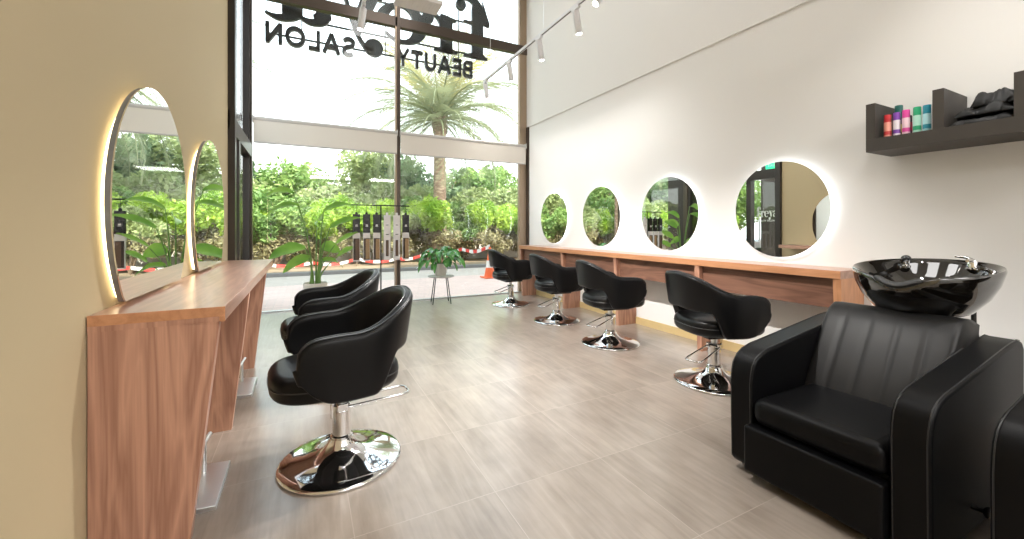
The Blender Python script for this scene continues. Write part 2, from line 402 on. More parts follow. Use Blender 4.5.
def letter(ch, t0, t1):
    m = MB()
    if ch == 'f':
        m.prism([(.20,0),(.55,0),(.55,1.35),(.20,1.35)], t0, t1)
        m.prism([(.06,0),(.80,0),(.80,.035),(.55,.12),(.20,.12),(.06,.035)], t0, t1)
        m.prism([(.22,1.64),(.0,1.04),(.0,.95),(.22,1.0)], t0, t1)
        m.prism([(.55,1.0),(.80,1.0),(.80,.96),(.55,.93)], t0, t1)
        p = bez((.375,1.3),(.375,1.62),(.55,1.68),(.78,1.6)); ribbon(m, p, wl(.35,.2,.08,len(p)), t0, t1)
        p = bez((.78,1.6),(.9,1.55),(.93,1.48),(.92,1.42)); ribbon(m, p, [.09]*len(p), t0, t1)
        disc(m, (.88,1.40), .15, t0, t1)
    if ch == 'r':
        m.prism([(.16,0),(.50,0),(.50,1.0),(.42,1.0),(.04,.93),(.04,.89),(.16,.86)], t0, t1)
        m.prism([(.02,0),(.68,0),(.68,.035),(.50,.11),(.16,.11),(.02,.035)], t0, t1)
        p = bez((.48,.62),(.52,.9),(.62,1.0),(.8,.97)); ribbon(m, p, wl(.05,.09,.12,len(p)), t0, t1)
        disc(m, (.84,.83), .16, t0, t1)
    if ch == 'e':
        n = 48; pts = []; ws = []
        for i in range(n):
            a = math.radians(-38) - (math.radians(322))*i/(n-1)
            a = -a if False else a
            pts.append((.5+.40*math.cos(a), .5+.46*math.sin(a)))
            c = abs(math.cos(a)); ws.append(.07+.24*c**1.5*(1 if math.cos(a) < 0 else .75) if i > 8 else .04+.06*i/8)
        ribbon(m, pts, ws, t0, t1)
        m.prism([(.22,.50),(.92,.50),(.92,.57),(.22,.57)], t0, t1)
    if ch == 'y':
        m.prism([(.02,.96),(.52,.96),(.52,1.0),(.02,1.0)], t0, t1)
        m.prism([(.62,.96),(.98,.96),(.98,1.0),(.62,1.0)], t0, t1)
        m.prism([(.10,.97),(.46,.97),(.68,.28),(.52,-.10)], t0, t1)
        p = [(.84,.97),(.60,.10),(.48,-.14)]+bez((.46,-.14),(.40,-.30),(.34,-.36),(.22,-.32), 6)[1:]; ribbon(m, p, [.085]*len(p), t0, t1)
        disc(m, (.20,-.26), .215, t0, t1, sx=.95)
    if ch == 'a':
        m.prism([(.46,.14),(.78,.14),(.78,.72),(.46,.72)], t0, t1)
        p = bez((.62,.70),(.62,1.02),(.34,1.02),(.22,.90)); ribbon(m, p, wl(.32,.10,.07,len(p)), t0, t1)
        disc(m, (.20,.80), .13, t0, t1)
        p = bez((.50,.56),(.24,.50),(.12,.42),(.14,.22)); ribbon(m, p, wl(.06,.16,.28,len(p)), t0, t1)
        p = bez((.16,.24),(.18,.02),(.38,.02),(.52,.16)); ribbon(m, p, wl(.28,.14,.06,len(p)), t0, t1)
        p = bez((.62,.24),(.64,.0),(.86,-.02),(1.02,.10)); ribbon(m, p, wl(.32,.14,.04,len(p)), t0, t1)
    return m
YS = 7.0
sign = thing('shop_sign', 'black cut-out letter shop sign seen reversed through the tall window, hung on thin rails', 'sign', (0, YS, 4.35))
XH = .66
for ch, xr in (('f', 3.09), ('r', 2.47), ('e', 1.86), ('y', 1.155), ('a', .37)):
    # reading direction is toward -X (for people outside)
    wscale = {'f': .64, 'r': .66, 'e': .80, 'y': .727, 'a': .88}[ch]
    m = letter(ch, 0, .05); xform(m, lambda v: (xr - v[0]*wscale, v[1], v[2]*XH)); m.build('letter', 'sign_black', sign, fix=False)
    m = letter(ch, .05, .062); xform(m, lambda v: (xr - v[0]*wscale, v[1], v[2]*XH-.008)); m.build('letter_backing', 'sign_back', sign, fix=False)
m = letter('a', 0, .05)
def arc(cx, cz, rx, rz, a0, a1, n=16): return [(cx+rx*math.cos(math.radians(a0+(a1-a0)*i/n)), cz+rz*math.sin(math.radians(a0+(a1-a0)*i/n))) for i in range(n+1)]
SANS = {  # strokes in a unit-height box, width given last
 'B': ([[(.09,0),(.09,1)], [(.02,.92),(.34,.92)]+arc(.34,.72,.22,.20,90,-90)+[(.02,.52)], [(.02,.52),(.36,.52)]+arc(.36,.30,.25,.22,90,-90)+[(.02,.08)]], .66),
 'E': ([[(.09,0),(.09,1)], [(.02,.92),(.58,.92)], [(.02,.51),(.52,.51)], [(.02,.08),(.58,.08)]], .60),
 'A': ([[(.06,0),(.42,1)], [(.78,0),(.42,1)], [(.20,.30),(.64,.30)]], .84),
 'U': ([[(.09,1),(.09,.36)]+arc(.37,.36,.28,.28,180,360)+[(.65,.36),(.65,1)]], .74),
 'T': ([[(.36,0),(.36,1)], [(0,.92),(.72,.92)]], .72),
 'Y': ([[(.38,0),(.38,.45)], [(.38,.42),(.05,1)], [(.38,.42),(.71,1)]], .76),
 'S': ([[(.58,.80)]+arc(.33,.73,.24,.19,40,180)[1:]+arc(.33,.73,.24,.21,180,250)[1:]+[(.40,.49)]+arc(.34,.27,.25,.20,60,-140)], .66),
 'L': ([[(.09,0),(.09,1)], [(.02,.08),(.56,.08)]], .58),
 'O': ([arc(.46,.5,.38,.42,0,360,40)], .92),
 'N': ([[(.09,0),(.09,1)], [(.09,.96),(.67,.04)], [(.67,0),(.67,1)]], .76)}
def place_word(word, xr, xl, z, h):
    gap = .14; tot = sum(SANS[c][1] for c in word)+gap*(len(word)-1); sx = (xr-xl)/tot; x = 0
    for c in word:
        m = MB()
        for st in SANS[c][0]: ribbon(m, st, [.18]*len(st), 0, .05)
        xform(m, lambda v, x=x: (xr-(x+v[0])*sx, v[1], z-4.35+v[2]*h)); m.build('letter', 'sign_black', sign, fix=False)
        m = MB()
        for st in SANS[c][0]: ribbon(m, st, [.18]*len(st), .05, .06)
        xform(m, lambda v, x=x: (xr-(x+v[0])*sx, v[1], z-4.362+v[2]*h)); m.build('letter_backing', 'sign_back', sign, fix=False)
        x += SANS[c][1]+gap
place_word('BEAUTY', 2.75, 1.38, 3.97, .30)
place_word('SALON', .72, -.53, 3.97, .30)
for z in (4.12, 4.42, 4.99): MB().box(-.5, 2.9 if z > 4.2 else 2.7, .06, .085, z-4.35-.012, z-4.35+.012).build('rail', 'sign_black', sign)
for x in (-.05, 2.3, 1.2, 2.5):
    MB().box(x-.008, x+.008, .065, .08, 4.1-4.35, ZC-4.35).build('hanger', 'sign_black', sign)

# vinyl name on the side door glass, read from outside
vd = thing('door_lettering', 'white serif shop name on the side door glass, seen in the nearest round mirror', 'sign', (XL-.05, 5.36, 1.42))
x = 0
m = MB()
for ch, wd in (('f', .95), ('r', .98), ('e', 1.0), ('y', 1.0), ('a', 1.0)):
    q = letter(ch, 0, .002); xform(q, lambda v, x=x: (-v[1], .0-(v[0]+x)*.085, v[2]*.125)); m.add(q.v, q.f); x += wd
m.build('letters', 'vinyl_white', vd, fix=False)
q = text_mb('BEAUTY SALON', .05, .002); xform(q, lambda v: (-v[2]-.001, -.02-v[0], v[1]-.09)); q.build('small_letters', 'vinyl_white', vd, fix=False)
# green running-man style exit sign above the entrance
ex = thing('exit_sign', 'small lit green exit sign above the side entrance, seen in the nearest round mirror', 'sign', (XL-.03, YE+.22, 2.37))
MB().box(0, .03, -.10, .10, 0, .13).build('case', 'exit_green', ex, bevel=.004)
q = text_mb('EXIT', .07, .002); xform(q, lambda v: (.0315+v[2], -.085+v[0], .04+v[1])); q.build('letters', 'vinyl_white', ex, fix=False)

struct(MB().box(-1.45, -.81, 6.35, 7.35, 0, ZC).build('trim_3', 'dark_frame', bevel=.01))
struct(MB().box(-3.75, -3.4, 6.7, 7.1, 0, ZC).build('trim_4', 'dark_frame', bevel=.01))
# ------------------------------------------------------------------ roller blinds
def blind(x0, x1, label):
    t = thing('roller_blind', label, 'blind', ((x0+x1)/2, YW-.10, 2.37)); h = (x1-x0)/2
    MB().box(-h, h, -.004, .004, .03, .33).build('fabric', 'blind_fabric', t)
    MB().tube([(-h, .02, .345), (h, .02, .345)], .034, 16).build('roller', 'blind_case', t, smooth=True)
    MB().tube([(-h, 0, .018), (h, 0, .018)], .013, 10).build('bottom_bar', 'blind_case', t, smooth=True)
    for xx in (-h-.01, h): MB().box(xx, xx+.01, -.03, .07, .30, .39).build('bracket', 'blind_case', t)
blind(XL+.04, 1.30, 'off-white roller blind rolled partly down over the left tall pane')
blind(1.36, 3.64, 'off-white roller blind rolled partly down over the right tall pane')

# ------------------------------------------------------------------ counters
def panel_poly(top, bot, z1): return [(0, 0), (bot, 0), (top, z1), (0, z1)]
ct = thing('styling_counter', 'long walnut wall counter with tapering side panels under the two left mirrors', 'counter', (XL+.003, 1.93, 0))
MB().box(0, .395, 0, 2.70, .835, .893).build('counter_top', 'walnut_top', ct, bevel=.0015)
MB().box(0, .397, -.004, 0, .855, .893).build('edge_strip', 'edge_band', ct, bevel=.001)
MB().box(.378, .397, -.004, .0, .835, .8555).build('edge_strip', 'edge_band_z', ct, bevel=.001)
MB().box(0, .3775, -.003, .0, .835, .8555).build('edge_strip', 'walnut_panel', ct)
for y in (.0, .98, 2.17):
    m = MB(); m.prism([(0, 0), (.285, 0), (.378, .8365), (0, .8365)], y, y+.05)
    m.build('side_panel', 'walnut_panel', ct, bevel=.0015)
cr_ = thing('styling_counter', 'long walnut wall counter under the four round mirrors on the white wall', 'counter', (XR-.002, 1.51, 0))
MB().box(-.335, 0, 0, 4.86, .835, .893).build('counter_top', 'walnut_top', cr_, bevel=.0015)
MB().box(-.337, -.335, 0, 4.86, .836, .892).build('edge_strip', 'edge_band', cr_, bevel=.0005)
for i, y in enumerate((.0, 1.17, 2.34, 3.51, 4.81)):
    m = MB(); m.prism([(0, 0), (-.285, 0), (-.33, .836), (0, .836)], y, y+.05)
    m.build('side_panel', 'edge_band_z' if i in (0,) else 'walnut_panel', cr_, bevel=.0015)
for a, b in ((.05, 1.17), (1.22, 2.34), (2.39, 3.51), (3.56, 4.81)):
    MB().box(-.27, -.25, a, b, .61, .836).build('back_panel', 'walnut_dark', cr_, bevel=.001)

# ------------------------------------------------------------------ mirrors
def mirror(name, label, loc, facing, a, btop, bbot, ledm, zmin=None, gap=.03, thick=.012, rim=.0, group=None, tilt=0):
    # facing +1 looks to +X, -1 looks to -X ; outline in (y, z)
    t = thing(name, label, 'mirror', loc, tilt, group)
    n = 96
    def outline(k):
        pts = []
        for i in range(n):
            q = 2*PI*i/n; z = math.sin(q)*(btop if math.sin(q) > 0 else bbot)*k; y = math.cos(q)*a*k
            if zmin is not None: z = max(z, zmin)
            pts.append((y, z))
        return pts
    f = facing
    body0 = gap; body1 = gap+thick
    MB().prism(outline(.99), f*body0, f*body1, 'yz').build('mirror_body', 'mirror_body', t)
    MB().prism(outline(1.0), f*body1, f*(body1+.005), 'yz').build('mirror_glass', 'mirror_glass', t)
    o1 = outline(.93 if zmin is None else .89); o2 = outline(.90 if zmin is None else .86)
    m = MB()
    if zmin is None:
        rows = [[(f*.004, y, z) for y, z in o1], [(f*(gap-.001), y, z) for y, z in o1], [(f*(gap-.001), y, z) for y, z in o2], [(f*.004, y, z) for y, z in o2]]
        m.grid(rows, close_u=True, close_v=True)
    else:
        o1 = [p for p in o1 if p[1] > zmin+.001]; o2 = [p for p in o2 if p[1] > zmin+.001]
        k = min(len(o1), len(o2)); 
        # start the open arc at the lower right
        def order(o):
            o = sorted(o, key=lambda p: (math.atan2(p[1], p[0])+PI/2) % (2*PI)); return o
        o1 = order(o1)[:k]; o2 = order(o2)[:k]
        rows = [[(f*.004, y, z) for y, z in o1], [(f*(gap-.001), y, z) for y, z in o1], [(f*(gap-.001), y*.97, z*.97) for y, z in o1], [(f*.004, y*.97, z*.97) for y, z in o1]]
        m.grid(rows, close_u=True)
    m.build('light_strip', ledm, t)
    return t
for i, (y, lab) in enumerate(((2.10, 'round backlit mirror nearest the black wash basin, reflecting the side door'),
                 (3.31, 'round backlit mirror reflecting a big green potted plant and hair packs'),
                 (4.50, 'round backlit mirror reflecting a palm trunk, between the farthest mirror and the plant one'),
                 (5.70, 'smallest-looking round backlit mirror, closest to the tall window on the white wall'))):
    mirror('wall_mirror', lab, (XR, y, 1.362), -1, .40, .415, .415, 'led_cool', group='round mirrors on the white wall', tilt=(-.025 if i == 0 else 0))
mirror('wall_mirror', 'large oval warm-lit mirror standing on the left counter, nearer the camera', (XL, 2.495, 1.30), 1, .52, .548, .60, 'led_warm', zmin=-.388, gap=.030, thick=.018, group='oval mirrors over the left counter')
mirror('wall_mirror', 'farther oval warm-lit mirror on the left counter, closest to the dark door frame', (XL, 3.735, 1.30), 1, .52, .548, .60, 'led_warm', zmin=-.388, gap=.030, thick=.018, group='oval mirrors over the left counter')

# ------------------------------------------------------------------ foot rests by the left counter
def footrest(y, label):
    t = thing('foot_rest', label, 'foot rest', (XL+.17, y, 0))
    m = MB(); m.prism([(0, .012), (.17, .012), (.17, .02), (.012, .030), (0, .030)], -.19, .19); m.build('foot_plate', 'steel', t, bevel=.002)
    m = MB(); m.tube([(.075, .11, .02), (.075, .11, .17)], .011, 10); m.tube([(.065, .04, .155), (.09, .17, .185)], .009, 10); m.build('post', 'steel', t, smooth=True)
    MB().box(.0, .17, -.185, .185, 0, .013).build('base', 'steel', t)
    return t
footrest(2.30, 'brushed steel foot plate on the floor between the nearest panels of the left counter')
footrest(3.60, 'brushed steel foot plate on the floor under the far half of the left counter')

# ------------------------------------------------------------------ styling chairs
def shell(mb_off=0):
    m = MB(); st = []
    path = []
    NA = 22
    for i in range(NA+1):
        q = (i/NA)*PI/2; x = -.045-.245*math.cos(q)**.9; y = .285*math.sin(q)**.85 if q > 0 else 0
        path.append((x, y))
    for i in range(1, 15): path.append((-.045+.305*i/14, .285-.012*(i/14)**2))
    L = [0]
    for i in range(1, len(path)): L.append(L[-1]+math.dist(path[i], path[i-1]))
    T = L[-1]
    def station(i, side):
        x, y = path[i]; s = L[i]
        x0, y0 = path[max(i-1, 0)]; x1, y1 = path[min(i+1, len(path)-1)]
        tx, ty = x1-x0, y1-y0
        if i == 0: tx, ty = 0, 1
        d = math.hypot(tx, ty); nx, ny = -ty/d, tx/d   # outward: for back (tangent +y) -> (-1,0)
        fr = s/T
        ztop = .872 - .012*sst(s, 0, .15) - .142*sst(s, .09, .47) - .012*sst(s, .50, T)
        zbot = .597 - .01*sst(s, 0, .12) - .180*sst(s, .262, .365) + .02*sst(s, .50, T)
        # rounded front end
        e = max(0, (s-(T-.13))/.13)
        ztop -= .115*(1-math.sqrt(max(0, 1-e*e)))
        zbot += .085*(1-math.sqrt(max(0, 1-e*e)))
        th = .030*(1-.25*e)
        lean = .16*(1-sst(s, .12, .5))
        rows = []
        K = 9
        prof = []
        for k in range(K+1):  # outer, bottom to top
            z = zbot+.02+(ztop-zbot-.045)*k/K; prof.append((th, z))
        for a in (30, 60, 90, 120, 150): prof.append((th*math.cos(math.radians(a)), ztop-.025+.025*math.sin(math.radians(a))))
        for k in range(K, -1, -1):
            z = zbot+.02+(ztop-zbot-.045)*k/K; prof.append((-th, z))
        for a in (210, 240, 270, 300, 330): prof.append((th*math.cos(math.radians(a)), zbot+.02+.02*math.sin(math.radians(a))))
        out = []
        for o, z in prof:
            oo = o + lean*(z-.62)*.9 + .014*math.sin(PI*min(1, max(0, (z-.42)/.4)))*sst(s, .2, .4)
            xx = x+nx*oo; 
            xx -= .17*max(0, (.70-z))/.28*sst(s, T-.22, T)*.45
            out.append((xx, (y+ny*oo)*side, z))
        return out
    full = [station(i, -1) for i in range(len(path)-1, 0, -1)]+[station(i, 1) for i in range(0, len(path))]
    # close the ends with rounded caps
    def cap(row, dirx):
        c = Vector((sum(p[0] for p in row)/len(row), sum(p[1] for p in row)/len(row), sum(p[2] for p in row)/len(row))); res = []
        nf = len(row)
        for k in (1, 2, 3):
            q = k/3*PI/2; w_ = math.cos(q) if k < 3 else .02
            rr = []
            for j, p in enumerate(row):
                # collapse the thickness toward the mid surface
                a = Vector(p); opp = Vector(row[(23-j) % nf]) if False else None
                mid = Vector((a.x, c.y, a.z))
                b = mid+(a-mid)*w_; rr.append((b.x+dirx*.018*math.sin(q), b.y, c.z+(a.z-c.z)*(1-.10*(1-w_))))
            res.append(rr)
        return res
    c0 = cap(full[0], 1)[::-1]; c1 = cap(full[-1], 1)
    rows = c0+full+c1
    m.grid(rows, close_v=True)
    n = len(rows[0]); o = 0
    m.f.append(tuple(range(n))); m.fm.append(0); o = (len(rows)-1)*n; m.f.append(tuple(range(o+n-1, o-1, -1))); m.fm.append(0)
    seam = [Vector(r[11])+Vector((0,0,.002)) for r in full]
    seam2 = [Vector(r[13])+Vector((0,0,.002)) for r in full]
    return m, seam, seam2
def round_slab(outline, z0, z1, r, n=5, crown=0.0):
    # soft cushion from a closed outline, with rounded top and bottom edges
    m = MB(); cx = sum(p[0] for p in outline)/len(outline); cy = sum(p[1] for p in outline)/len(outline)
    def ins(d, z):
        out = []; N = len(outline)
        for i, p in enumerate(outline):
            a = Vector(outline[i-1]); b = Vector(outline[(i+1) % N]); t = (b-a).normalized(); nn = Vector((t.y, -t.x))
            q = Vector(p)-nn*d; out.append((q.x, q.y, z))
        return out
    rows = []
    for k in range(n+1):
        a = k/n*PI/2; rows.append(ins(r*(1-math.sin(a)), z0+r*(1-math.cos(a))))
    for k in range(n+1):
        a = k/n*PI/2; rows.append(ins(r*(1-math.cos(a)), z1-r*(1-math.sin(a))))
    for sc_, dz in ((.75, .4), (.45, .8), (.15, 1.0)):
        rows.append([(cx+(p[0]-cx)*sc_, cy+(p[1]-cy)*sc_, z1+crown*dz) for p in ins(r, z1)])
    rows.insert(0, [(cx+(p[0]-cx)*.1, cy+(p[1]-cy)*.1, z0) for p in rows[0]])
    m.grid(rows, close_v=True)
    N = len(outline); m.f.append(tuple(range(N-1, -1, -1))); m.fm.append(0); o = (len(rows)-1)*N; m.f.append(tuple(range(o, o+N))); m.fm.append(0)
    return m
def make_chair(label, group):
    t = thing('styling_chair', label, 'chair', (0,0,0), 0, group)
    m, s1, s2 = shell(); o = m.build('tub_back', 'leather', t, smooth=True, sub=1)
    MB().tube(s1, .0032, 6).build('piping', 'leather_seam', o, smooth=True)
    MB().tube(s2, .0028, 6).build('piping', 'leather_seam', o, smooth=True)
    # seat cushion: D-shaped
    pts = []
    for i in range(40):
        a = 2*PI*i/40; c, s = math.cos(a), math.sin(a)
        e = .62 if c > 0 else .85
        x = (abs(c)**e)*(1 if c > 0 else -1); y = (abs(s)**(.62))*(1 if s > 0 else -1)
        pts.append((.03+x*(.30 if c > 0 else .30), y*(.262 if c > 0 else .262)*(1-.06*max(0, x))))
    sd = round_slab(pts, .400, .525, .045, crown=.012); so = sd.build('seat', 'leather', t, smooth=True)
    MB().tube([(.03+(p[0]-.03)*1.003, p[1]*1.003, .465) for p in pts], .003, 6, closed=True).build('piping', 'leather_seam', so, smooth=True)
    MB().box(-.13, .15, -.12, .12, .365, .402).build('seat_plate', 'black_metal', t, bevel=.004)
    pr = [(.292, .0), (.298, .006), (.296, .014), (.285, .019), (.24, .026), (.18, .036), (.125, .054), (.09, .074), (.070, .098), (.060, .118), (.058, .124)]
    MB().lathe(pr, 72).build('base', 'chrome', t, smooth=True, angle=60)
    co = MB().lathe([(.046, .118), (.046, .290), (.040, .296), (.036, .30)], 32).build('column', 'chrome', t, smooth=True)
    MB().lathe([(.024, .30), (.024, .37)], 24).build('piston', 'steel', t, smooth=True)
    MB().lathe([(.052, .116), (.055, .122), (.055, .134), (.048, .140)], 32).build('collar', 'chrome', t, smooth=True)
    # hydraulic pump loop, reaching backwards
    lp = [(.0, .045, .285), (-.06, .05, .286), (-.30, .060, .292), (-.33, .055, .293), (-.345, .03, .293), (-.345, -.03, .293), (-.33, -.055, .293), (-.30, -.060, .292), (-.06, -.05, .286), (.0, -.045, .285)]
    lo = MB().tube(lp, .0065, 10).build('pump_lever', 'chrome', t, smooth=True)
    m = MB().box(-.025, .03, -.052, .052, .262, .305); m.box(.03, .055, -.012, .012, .225, .305)
    m.build('pump_bracket', 'chrome', t, bevel=.005)
    return t
chair = make_chair('black leather tub chair on chrome disc base, at the left counter nearest the camera', 'black tub styling chairs')
chair.location = (.168, 2.28, 0); chair.rotation_euler = (0, 0, PI+.10)
dup(chair, 'black leather tub chair half hidden behind the nearest one, at the left counter', (.17, 3.36, 0), PI+.06)
dup(chair, 'black leather tub chair beside the left arm of the shampoo chair', (2.845, 2.11, 0), -.30)
dup(chair, 'black leather tub chair before the round mirror that reflects the plant', (2.835, 3.312, 0), -.22)
dup(chair, 'black leather tub chair before the mirror with the palm trunk, at the right counter', (2.897, 4.42, 0), -.12)
dup(chair, 'farthest black leather tub chair, against the window beside the orange cone', (2.88, 5.71, 0), -.06)

# ------------------------------------------------------------------ wash chair with basin
def make_wash(label):
    # local: x = depth from the front (0) toward the wall, y = 0 centre
    t = thing('shampoo_chair', label, 'wash chair', (0,0,0))
    W = .37
    def armpoly():
        p = [(.03, .035), (.96, .035), (1.0, .06), (1.0, .655), (.975, .69), (.93, .70), (.80, .69)]
        p += [(.14, .602), (.085, .587), (.045, .565), (.018, .53), (.006, .49), (.0, .44)]
        p += [(.008, .06)]
        return p
    for s in (-1, 1):
        m = MB(); y0, y1 = sorted((s*W, s*(W-.115))); m.prism(armpoly(), y0, y1)
        o = m.build('arm', 'leather_wash', t, bevel=.014, segs=4)
        for yy in (y0+.010, y1-.010):
            pts = [(x, yy, z+(.0015)) for x, z in armpoly()[4:]]
            MB().tube(pts, .0022, 6).build('seam', 'leather_seam', o, smooth=True)
    m = MB().box(-.012, .60, -W+.117, W-.117, .272, .395)
    m.build('seat_cushion', 'leather_wash', t, bevel=.045, segs=6)
    m = MB().box(.0-.035, .035, -W+.118, W-.095, .045, .262)
    m.build('leg_rest', 'leather_wash', t, bevel=.014, segs=4)
    MB().box(.05, .95, -W+.12, W-.12, .05, .27).build('underframe', 'black_metal', t)
    # back cushion: a curved slab with shallow vertical tufts, top rolls over
    prof = [(.43, .36), (.47, .44), (.53, .54), (.59, .64), (.645, .72), (.685, .765), (.74, .79), (.80, .785), (.84, .75), (.85, .69)]
    rows = []; ny = 48
    for j in range(ny+1):
        y = -W+.10+(2*W-.20)*j/ny; yy = y/(W-.10)
        e = 1-max(0, abs(yy)-.9)/.1; e = math.sqrt(max(0, 1-(1-e)**2)) if e < 1 else 1
        tuft = sum(math.exp(-((yy-c)/.035)**2) for c in (-.6, -.2, .2, .6))
        row = []
        for i, (x, z) in enumerate(prof):
            f = 1 if i < 5 else max(0, 1-(i-4)*.3)
            row.append((x+.004*tuft*f+.05*(1-e)*(1 if i < 8 else 0), y, z-.03*(1-e)-.010*tuft*(1-f)*0))
        row.append((.85, y, .40)); row.append((.50, y, .34))
        rows.append(row)
    m = MB(); m.grid(rows, close_v=True); n = len(rows[0]); m.f.append(tuple(range(n))); m.fm.append(0)
    o = ny*n; m.f.append(tuple(range(o+n-1, o-1, -1))); m.fm.append(0)
    m.build('back_cushion', 'leather_soft', t, smooth=True, angle=50)
    m = MB().box(.86, .99, -W+.118, W-.118, .05, .63); m.build('back_board', 'leather_wash', t, bevel=.01)
    # basin
    cx, cy = .955, -.045
    def rim_pt(q, k, dz, inner=False):
        rx, ry = .305, .268
        x = cx+rx*k*math.cos(q); y = cy+ry*k*math.sin(q)
        front = math.exp(-((((q-PI+PI) % (2*PI))-PI)/.42)**2)
        z = .995+.028*math.cos(q)-(.050 if k > .8 else 0)*front
        return (x, y, z+dz)
    prof = [(.20, .742, 0), (.42, .748, 0), (.66, .79, 0), (.85, .86, 0), (.95, .925, 0), (.985, .968, 1), (1.0, .99, 1), (.985, 1.0, 1), (.95, .997, 1), (.90, .975, 1), (.80, .93, 0), (.62, .865, 0), (.40, .835, 0), (.10, .825, 0), (.02, .825, 0)]
    rows = []; nn = 80
    for k, z, rimflag in prof:
        row = []
        for i in range(nn):
            q = 2*PI*i/nn; h = max(0, (z-.745)/.25)
            dd = ((q-PI+PI) % (2*PI))-PI; front = math.exp(-(dd/.36)**2)
            wv = sst(z, .85, .99)
            zz = z+.028*math.cos(q)*h-.055*front*wv
            sx = cx-.03*(1-h)
            row.append((sx+.305*k*math.cos(q), cy+.278*k*math.sin(q), zz))
        rows.append(row)
    m = MB(); m.grid(rows, close_v=True); m.f.append(tuple(range(nn-1, -1, -1))); m.fm.append(0)
    b = m.build('basin', 'ceramic_black', t, smooth=True, angle=80)
    # neck rest pad in the dip
    pts = []
    for i in range(13):
        q = PI+(-.34+.68*i/12); dd = q-PI; front = math.exp(-(dd/.36)**2); pts.append((cx+.300*math.cos(q), cy+.264*math.sin(q), .995+.028*math.cos(q)-.055*front+.010))
    MB().tube(pts, [.008]+[.019]*11+[.008], 10, flat=.8).build('neck_rest', 'rubber_black', b, smooth=True)
    MB().lathe([(.0, .828), (.030, .828), (.032, .832), (.020, .834), (0, .834)], 24, M=Matrix.Translation((cx, cy, 0)), cap=False).build('drain', 'chrome', b, smooth=True)
    # mixer tap on the back rim, spray head on the other side
    fx, fy = cx+.235, cy-.115
    m = MB(); T = Matrix.Translation((fx, fy, 0)); m.lathe([(.027, .985), (.027, .99), (.021, .995), (.020, 1.025), (.017, 1.032)], 24, M=T)
    m.tube([(fx, fy, 1.025), (fx-.05, fy-.005, 1.035), (fx-.11, fy-.01, 1.034)], [.012, .009, .007], 10); f = m.build('mixer_tap', 'chrome', b, smooth=True)
    m = MB(); m.tube([(fx+.005, fy, 1.03), (fx+.02, fy+.03, 1.045), (fx+.025, fy+.07, 1.048)], [.01, .008, .006], 10); m.build('tap_lever', 'chrome', f, smooth=True)
    sx_, sy_ = cx+.20, cy+.135
    m = MB(); m.lathe([(.020, .975), (.020, .985), (.014, .99), (.013, 1.00), (.017, 1.01), (.017, 1.02)], 20, M=Matrix.Translation((sx_, sy_, 0))); s = m.build('spray_holder', 'chrome', b, smooth=True)
    m = MB(); m.sphere((sx_, sy_, 1.028), .022, 16, 10, sz=.8); m.tube([(sx_, sy_, 1.025), (sx_-.05, sy_, 1.015)], [.015, .01], 10); m.build('spray_head', 'black_gloss', s, smooth=True)
    # support under the basin
    m = MB(); m.box(.80, 1.04, cy-.07, cy+.07, .60, .752); m.build('basin_support', 'black_metal', t, bevel=.01)
    m = MB(); m.tube([(1.05, -.20, .64), (1.05, -.20, .80)], .010, 10); m.build('hose_pipe', 'rubber_black', t, smooth=True)
    # lever for the foot rest on the outer side
    for s in (-1, 1):
        m = MB(); m.tube([(.36, s*W, .14), (.36, s*(W+.02), .14), (.33, s*(W+.055), .155)], .008, 10)
        k = m.build('adjust_lever', 'black_metal', t, smooth=True)
        m = MB(); m.sphere((.325, s*(W+.062), .158), .024, 14, 8); m.build('knob', 'chrome', k, smooth=True)
    return t
for o in [x for x in bpy.data.objects if x.name.startswith('pump_') and x.parent and x.parent.location.x > 1]:
    o.rotation_euler = (0, -.17 if 'lever' in o.name else 0, .5); o.location = (.04, .02, 0) if 'lever' in o.name else (0, 0, 0)
wash = make_wash('black leather shampoo chair with glossy black basin, fully in view at the right')
wash.location = (1.90, .955, 0)
dup(wash, 'second black shampoo chair, cut off by the right edge of the photo', (1.90, .085, 0))

# ------------------------------------------------------------------ wall shelf
sh = thing('wall_shelf', 'dark grey wall shelf with three uprights above the wash basins', 'shelf', (XR, .3, 1.708))
MB().box(-.36, 0, 0, 1.055, 0, .085).build('shelf_board', 'shelf_grey', sh, bevel=.001)
for y in (1.005, .68, .365, .05): MB().box(-.36, 0, y, y+.05, .085, .32).build('divider', 'shelf_grey', sh, bevel=.001)
def bottle(x, y, colb, colc, r, h, label, dark=False):
    for nm, c in (('b_'+colb, None),): pass
    t = thing('spray_bottle', label, 'bottle', (x, y, 1.793), 0, 'small bottles on the grey shelf')
    MB().lathe([(r*.95, 0), (r, .004), (r, h*.66), (r*.9, h*.70)], 24).build('body', colb, t, smooth=True)
    MB().lathe([(r*.97, h*.68), (r*.97, h*.98), (r*.9, h)], 24).build('cap', colc, t, smooth=True)
    MB().lathe([(r*1.01, h*.12), (r*1.01, h*.28)], 24, cap=False).build('print', colc, t, smooth=True)
def cmat(n, c): principled(n, c, .3)
cmat('c_red', (.55, .03, .04)); cmat('c_salmon', (.80, .35, .28)); cmat('c_purple', (.22, .07, .42)); cmat('c_white', (.80, .76, .80)); cmat('c_pink', (.75, .07, .35)); cmat('c_pinkpale', (.85, .60, .68))
cmat('c_green', (.03, .42, .20)); cmat('c_mint', (.45, .78, .66)); cmat('c_teal', (.03, .30, .42)); cmat('c_aqua', (.45, .76, .82)); cmat('c_dark', (.04, .04, .05)); cmat('c_wine', (.42, .03, .06)); cmat('c_olive', (.45, .40, .08)); cmat('c_dgreen', (.02, .13, .11))
xs = 3.42
bottle(xs, 1.262, 'c_salmon', 'c_red', .0195, .150, "red-capped salmon bottle, first from the shelf's left end")
bottle(xs, 1.216, 'c_white', 'c_purple', .0185, .155, 'purple-capped white bottle between the red-capped and pink-capped ones')
